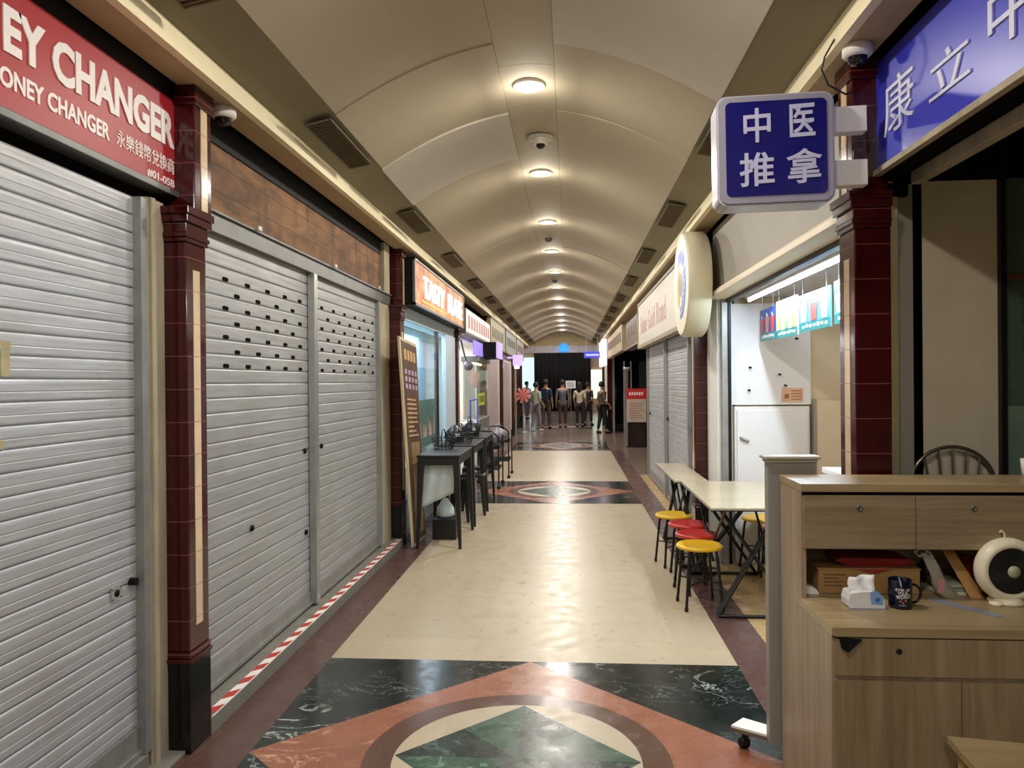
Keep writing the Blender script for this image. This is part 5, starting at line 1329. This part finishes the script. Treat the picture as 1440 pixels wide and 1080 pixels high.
# ------------------------------------------------------------------ people
def skin_chain(name, pts, edges, radii, m, parent, sub=2):
    me = bpy.data.meshes.new(name); me.from_pydata([tuple(p) for p in pts], edges, []); me.update()
    o = bpy.data.objects.new(name, me); COL.objects.link(o); WL[o.name] = Vector((0, 0, 0)); o.parent = parent
    me.materials.append(m)
    sk = o.modifiers.new('skin', 'SKIN'); sk.use_smooth_shade = True
    for i, r in enumerate(radii):
        r = r if isinstance(r, tuple) else (r, r)
        me.skin_vertices[0].data[i].radius = r
        me.skin_vertices[0].data[i].use_root = (i == 0)
    sb = o.modifiers.new('sub', 'SUBSURF'); sb.levels = sub; sb.render_levels = sub
    return o
def person(x, y, rot, label, skin, shirt, trousers, hair, shoe='#1c1a1a', long_hair=False, sc=1.0, stride=0.12, arms=0.0, pack=None, seat=False, skirt=False):
    t = thing('person', label, 'person', (0, 0, 0), None)
    k = lambda n, c: mat(n + c[1:], c, 0.6, var=.08, scale=12)
    ms, mt, mp, mh, mo = k('skin_', skin), k('cloth_', shirt), k('cloth_', trousers), k('hair_', hair), k('shoe_', shoe)
    st = stride
    pts = {'pel': (0, 0, .95), 'wai': (0, 0, 1.08), 'che': (0, .01, 1.28), 'sho': (0, .01, 1.40), 'nek': (0, 0, 1.49), 'hd0': (0, -.01, 1.56), 'hd1': (0, -.01, 1.66), 'hd2': (0, 0, 1.73),
           'hl': (-.09, 0, .90), 'kl': (-.10, -st * .6, .50), 'al': (-.10, st * .2 - st, .09), 'tl': (-.11, -st - .12, .035),
           'hr': (.09, 0, .90), 'kr': (.10, st * .3, .50), 'ar': (.10, st, .09), 'tr': (.11, st - .13, .035),
           'sl': (-.18, .01, 1.39), 'el': (-.23, .03, 1.12), 'wl': (-.23, -.06 - arms, .90 + arms * .8), 'fl': (-.225, -.09 - arms, .81 + arms),
           'sr': (.18, .01, 1.39), 'er': (.23, .03, 1.12), 'wr': (.23, -.06 - arms, .90 + arms * .8), 'fr': (.225, -.09 - arms, .81 + arms)}
    names = list(pts); P = [pts[n] for n in names]; ix = {n: i for i, n in enumerate(names)}
    E = [('pel', 'wai'), ('wai', 'che'), ('che', 'sho'), ('sho', 'nek'), ('nek', 'hd0'), ('hd0', 'hd1'), ('hd1', 'hd2'), ('pel', 'hl'), ('hl', 'kl'), ('kl', 'al'), ('al', 'tl'), ('pel', 'hr'), ('hr', 'kr'), ('kr', 'ar'), ('ar', 'tr'),
         ('sho', 'sl'), ('sl', 'el'), ('el', 'wl'), ('wl', 'fl'), ('sho', 'sr'), ('sr', 'er'), ('er', 'wr'), ('wr', 'fr')]
    rad = dict(pel=.12, wai=.11, che=.13, sho=.09, nek=.05, hd0=.07, hd1=.09, hd2=.06, hl=.08, kl=.055, al=.038, tl=.03, hr=.08, kr=.055, ar=.038, tr=.03, sl=.05, el=.038, wl=.026, fl=.028, sr=.05, er=.038, wr=.026, fr=.028)
    skin_chain('body', P, [(ix[a], ix[b]) for a, b in E], [rad[n] for n in names], ms, t)
    # face
    q = MB()
    q.tube([(0, -.095, 1.63), (0, -.115, 1.605), (0, -.098, 1.595)], .010, 6, 0)
    q.build('nose', ms, t)
    q = MB(); q.box(-.04, -.02, -.101, -.093, 1.635, 1.645); q.box(.02, .04, -.101, -.093, 1.635, 1.645); q.box(-.022, .022, -.098, -.088, 1.565, 1.572, 0); q.build('eyes_and_mouth', mo, t)
    # hair cap
    prof = [(.0, .118), (.05, .108), (.085, .07), (.099, .02), (.100, -.02)] + ([(.105, -.15), (.10, -.30), (.06, -.36)] if long_hair else [(.094, -.05), (.07, -.07)])
    q = MB(); q.lathe(prof, (0, .018 + (.01 if long_hair else 0), 1.66), 'Z', 20); q.build('hair', mh, t)
    # shirt and trousers around the body
    def sub(keys, edges, scale, nm, m, ov={}):
        pp = [ov.get(n, pts[n]) for n in keys]; ii = {n: i for i, n in enumerate(keys)}
        skin_chain(nm, pp, [(ii[a], ii[b]) for a, b in edges], [rad[n] * scale + .012 for n in keys], m, t)
    up = lambda a, b, f: tuple(pts[a][i] + (pts[b][i] - pts[a][i]) * f for i in range(3))
    sub(['wai', 'pel', 'che', 'sho', 'sl', 'el', 'sr', 'er'], [('wai', 'pel'), ('wai', 'che'), ('che', 'sho'), ('sho', 'sl'), ('sl', 'el'), ('sho', 'sr'), ('sr', 'er')], 1.12, 'shirt', mt, {'pel': (0, 0, .90)})
    sub(['pel', 'hl', 'kl', 'al', 'hr', 'kr', 'ar'], [('pel', 'hl'), ('hl', 'kl'), ('kl', 'al'), ('pel', 'hr'), ('hr', 'kr'), ('kr', 'ar')], 1.12, 'trousers', mp, {'al': up('kl', 'al', .9), 'ar': up('kr', 'ar', .9)})
    for a, b in (('al', 'tl'), ('ar', 'tr')):
        A_, B_ = Vector(pts[a]), Vector(pts[b]); q = MB(); q.tube([A_ + Vector((0, .03, -.045)), (A_ + B_) / 2 + Vector((0, 0, -.02)), B_], .046, 10, r2=.034); q.build('shoe', mo, t)
    for s_, n in ((-1, 'fl'), (1, 'fr')):
        h = Vector(pts[n]); q = MB()
        for j in range(4): q.tube([h + Vector((0, -.02 + .014 * j, -.01)), h + Vector((s_ * -.004, -.026 + .014 * j, -.055)), h + Vector((s_ * -.014, -.026 + .013 * j, -.088 + .006 * abs(j - 1)))], .0085, 6)
        q.tube([h + Vector((s_ * -.01, -.03, 0)), h + Vector((s_ * -.02, -.055, -.03)), h + Vector((s_ * -.022, -.06, -.055))], .009, 6); q.build('fingers', ms, t)
    if pack:
        q = MB(); q.extr([(-.15, 1.0), (.15, 1.0), (.16, 1.3), (.11, 1.44), (-.11, 1.44), (-.16, 1.3)], 'Y', .13, .28); b_ = q.build('backpack', k('pack_', pack), t, .03)
    t.location = (x, y, 0); t.rotation_euler = (0, 0, rot); t.scale = (sc, sc, sc)
    return t
person(-0.83, 26.2, 2.8, 'person in navy top with dark backpack walking away at the far end', '#b58a6c', '#232a4a', '#4a4038', '#161212', pack='#1c2340', sc=.98)
person(-0.25, 26.8, 0.1 + PI, 'person in grey short sleeved shirt and brown shorts seen from behind', '#b08a70', '#5c5a60', '#4a342c', '#15100f', sc=.97, stride=.06)
person(-1.12, 25.2, 2.4, 'person in pale green top holding a bag, left of the navy backpack', '#c09a80', '#a9b8a4', '#8a8088', '#1a1414', shoe='#d8d4d0', sc=.93, arms=.08)
person(0.36, 27.2, PI - .3, 'person with long black hair and cream top near the notice board', '#b08a70', '#c2b698', '#1c1a1c', '#0c0a0a', long_hair=True, sc=.92, stride=.05)
person(0.68, 28.4, 2.6, 'person in dark clothes behind the cream topped one', '#a8846a', '#2a2624', '#1e1c1c', '#0f0c0c', sc=.92)
person(1.02, 24.0, 2.0, 'person in dark brown jacket close to the right wall', '#b58a6c', '#5a4a34', '#1f1d22', '#14100e', sc=.93, arms=.1)
person(-1.9, 33.5, 0.6, 'person with black hair in white, far left by the bright window', '#c09a80', '#dcdce4', '#6a6a78', '#0c0a0a', sc=.95)
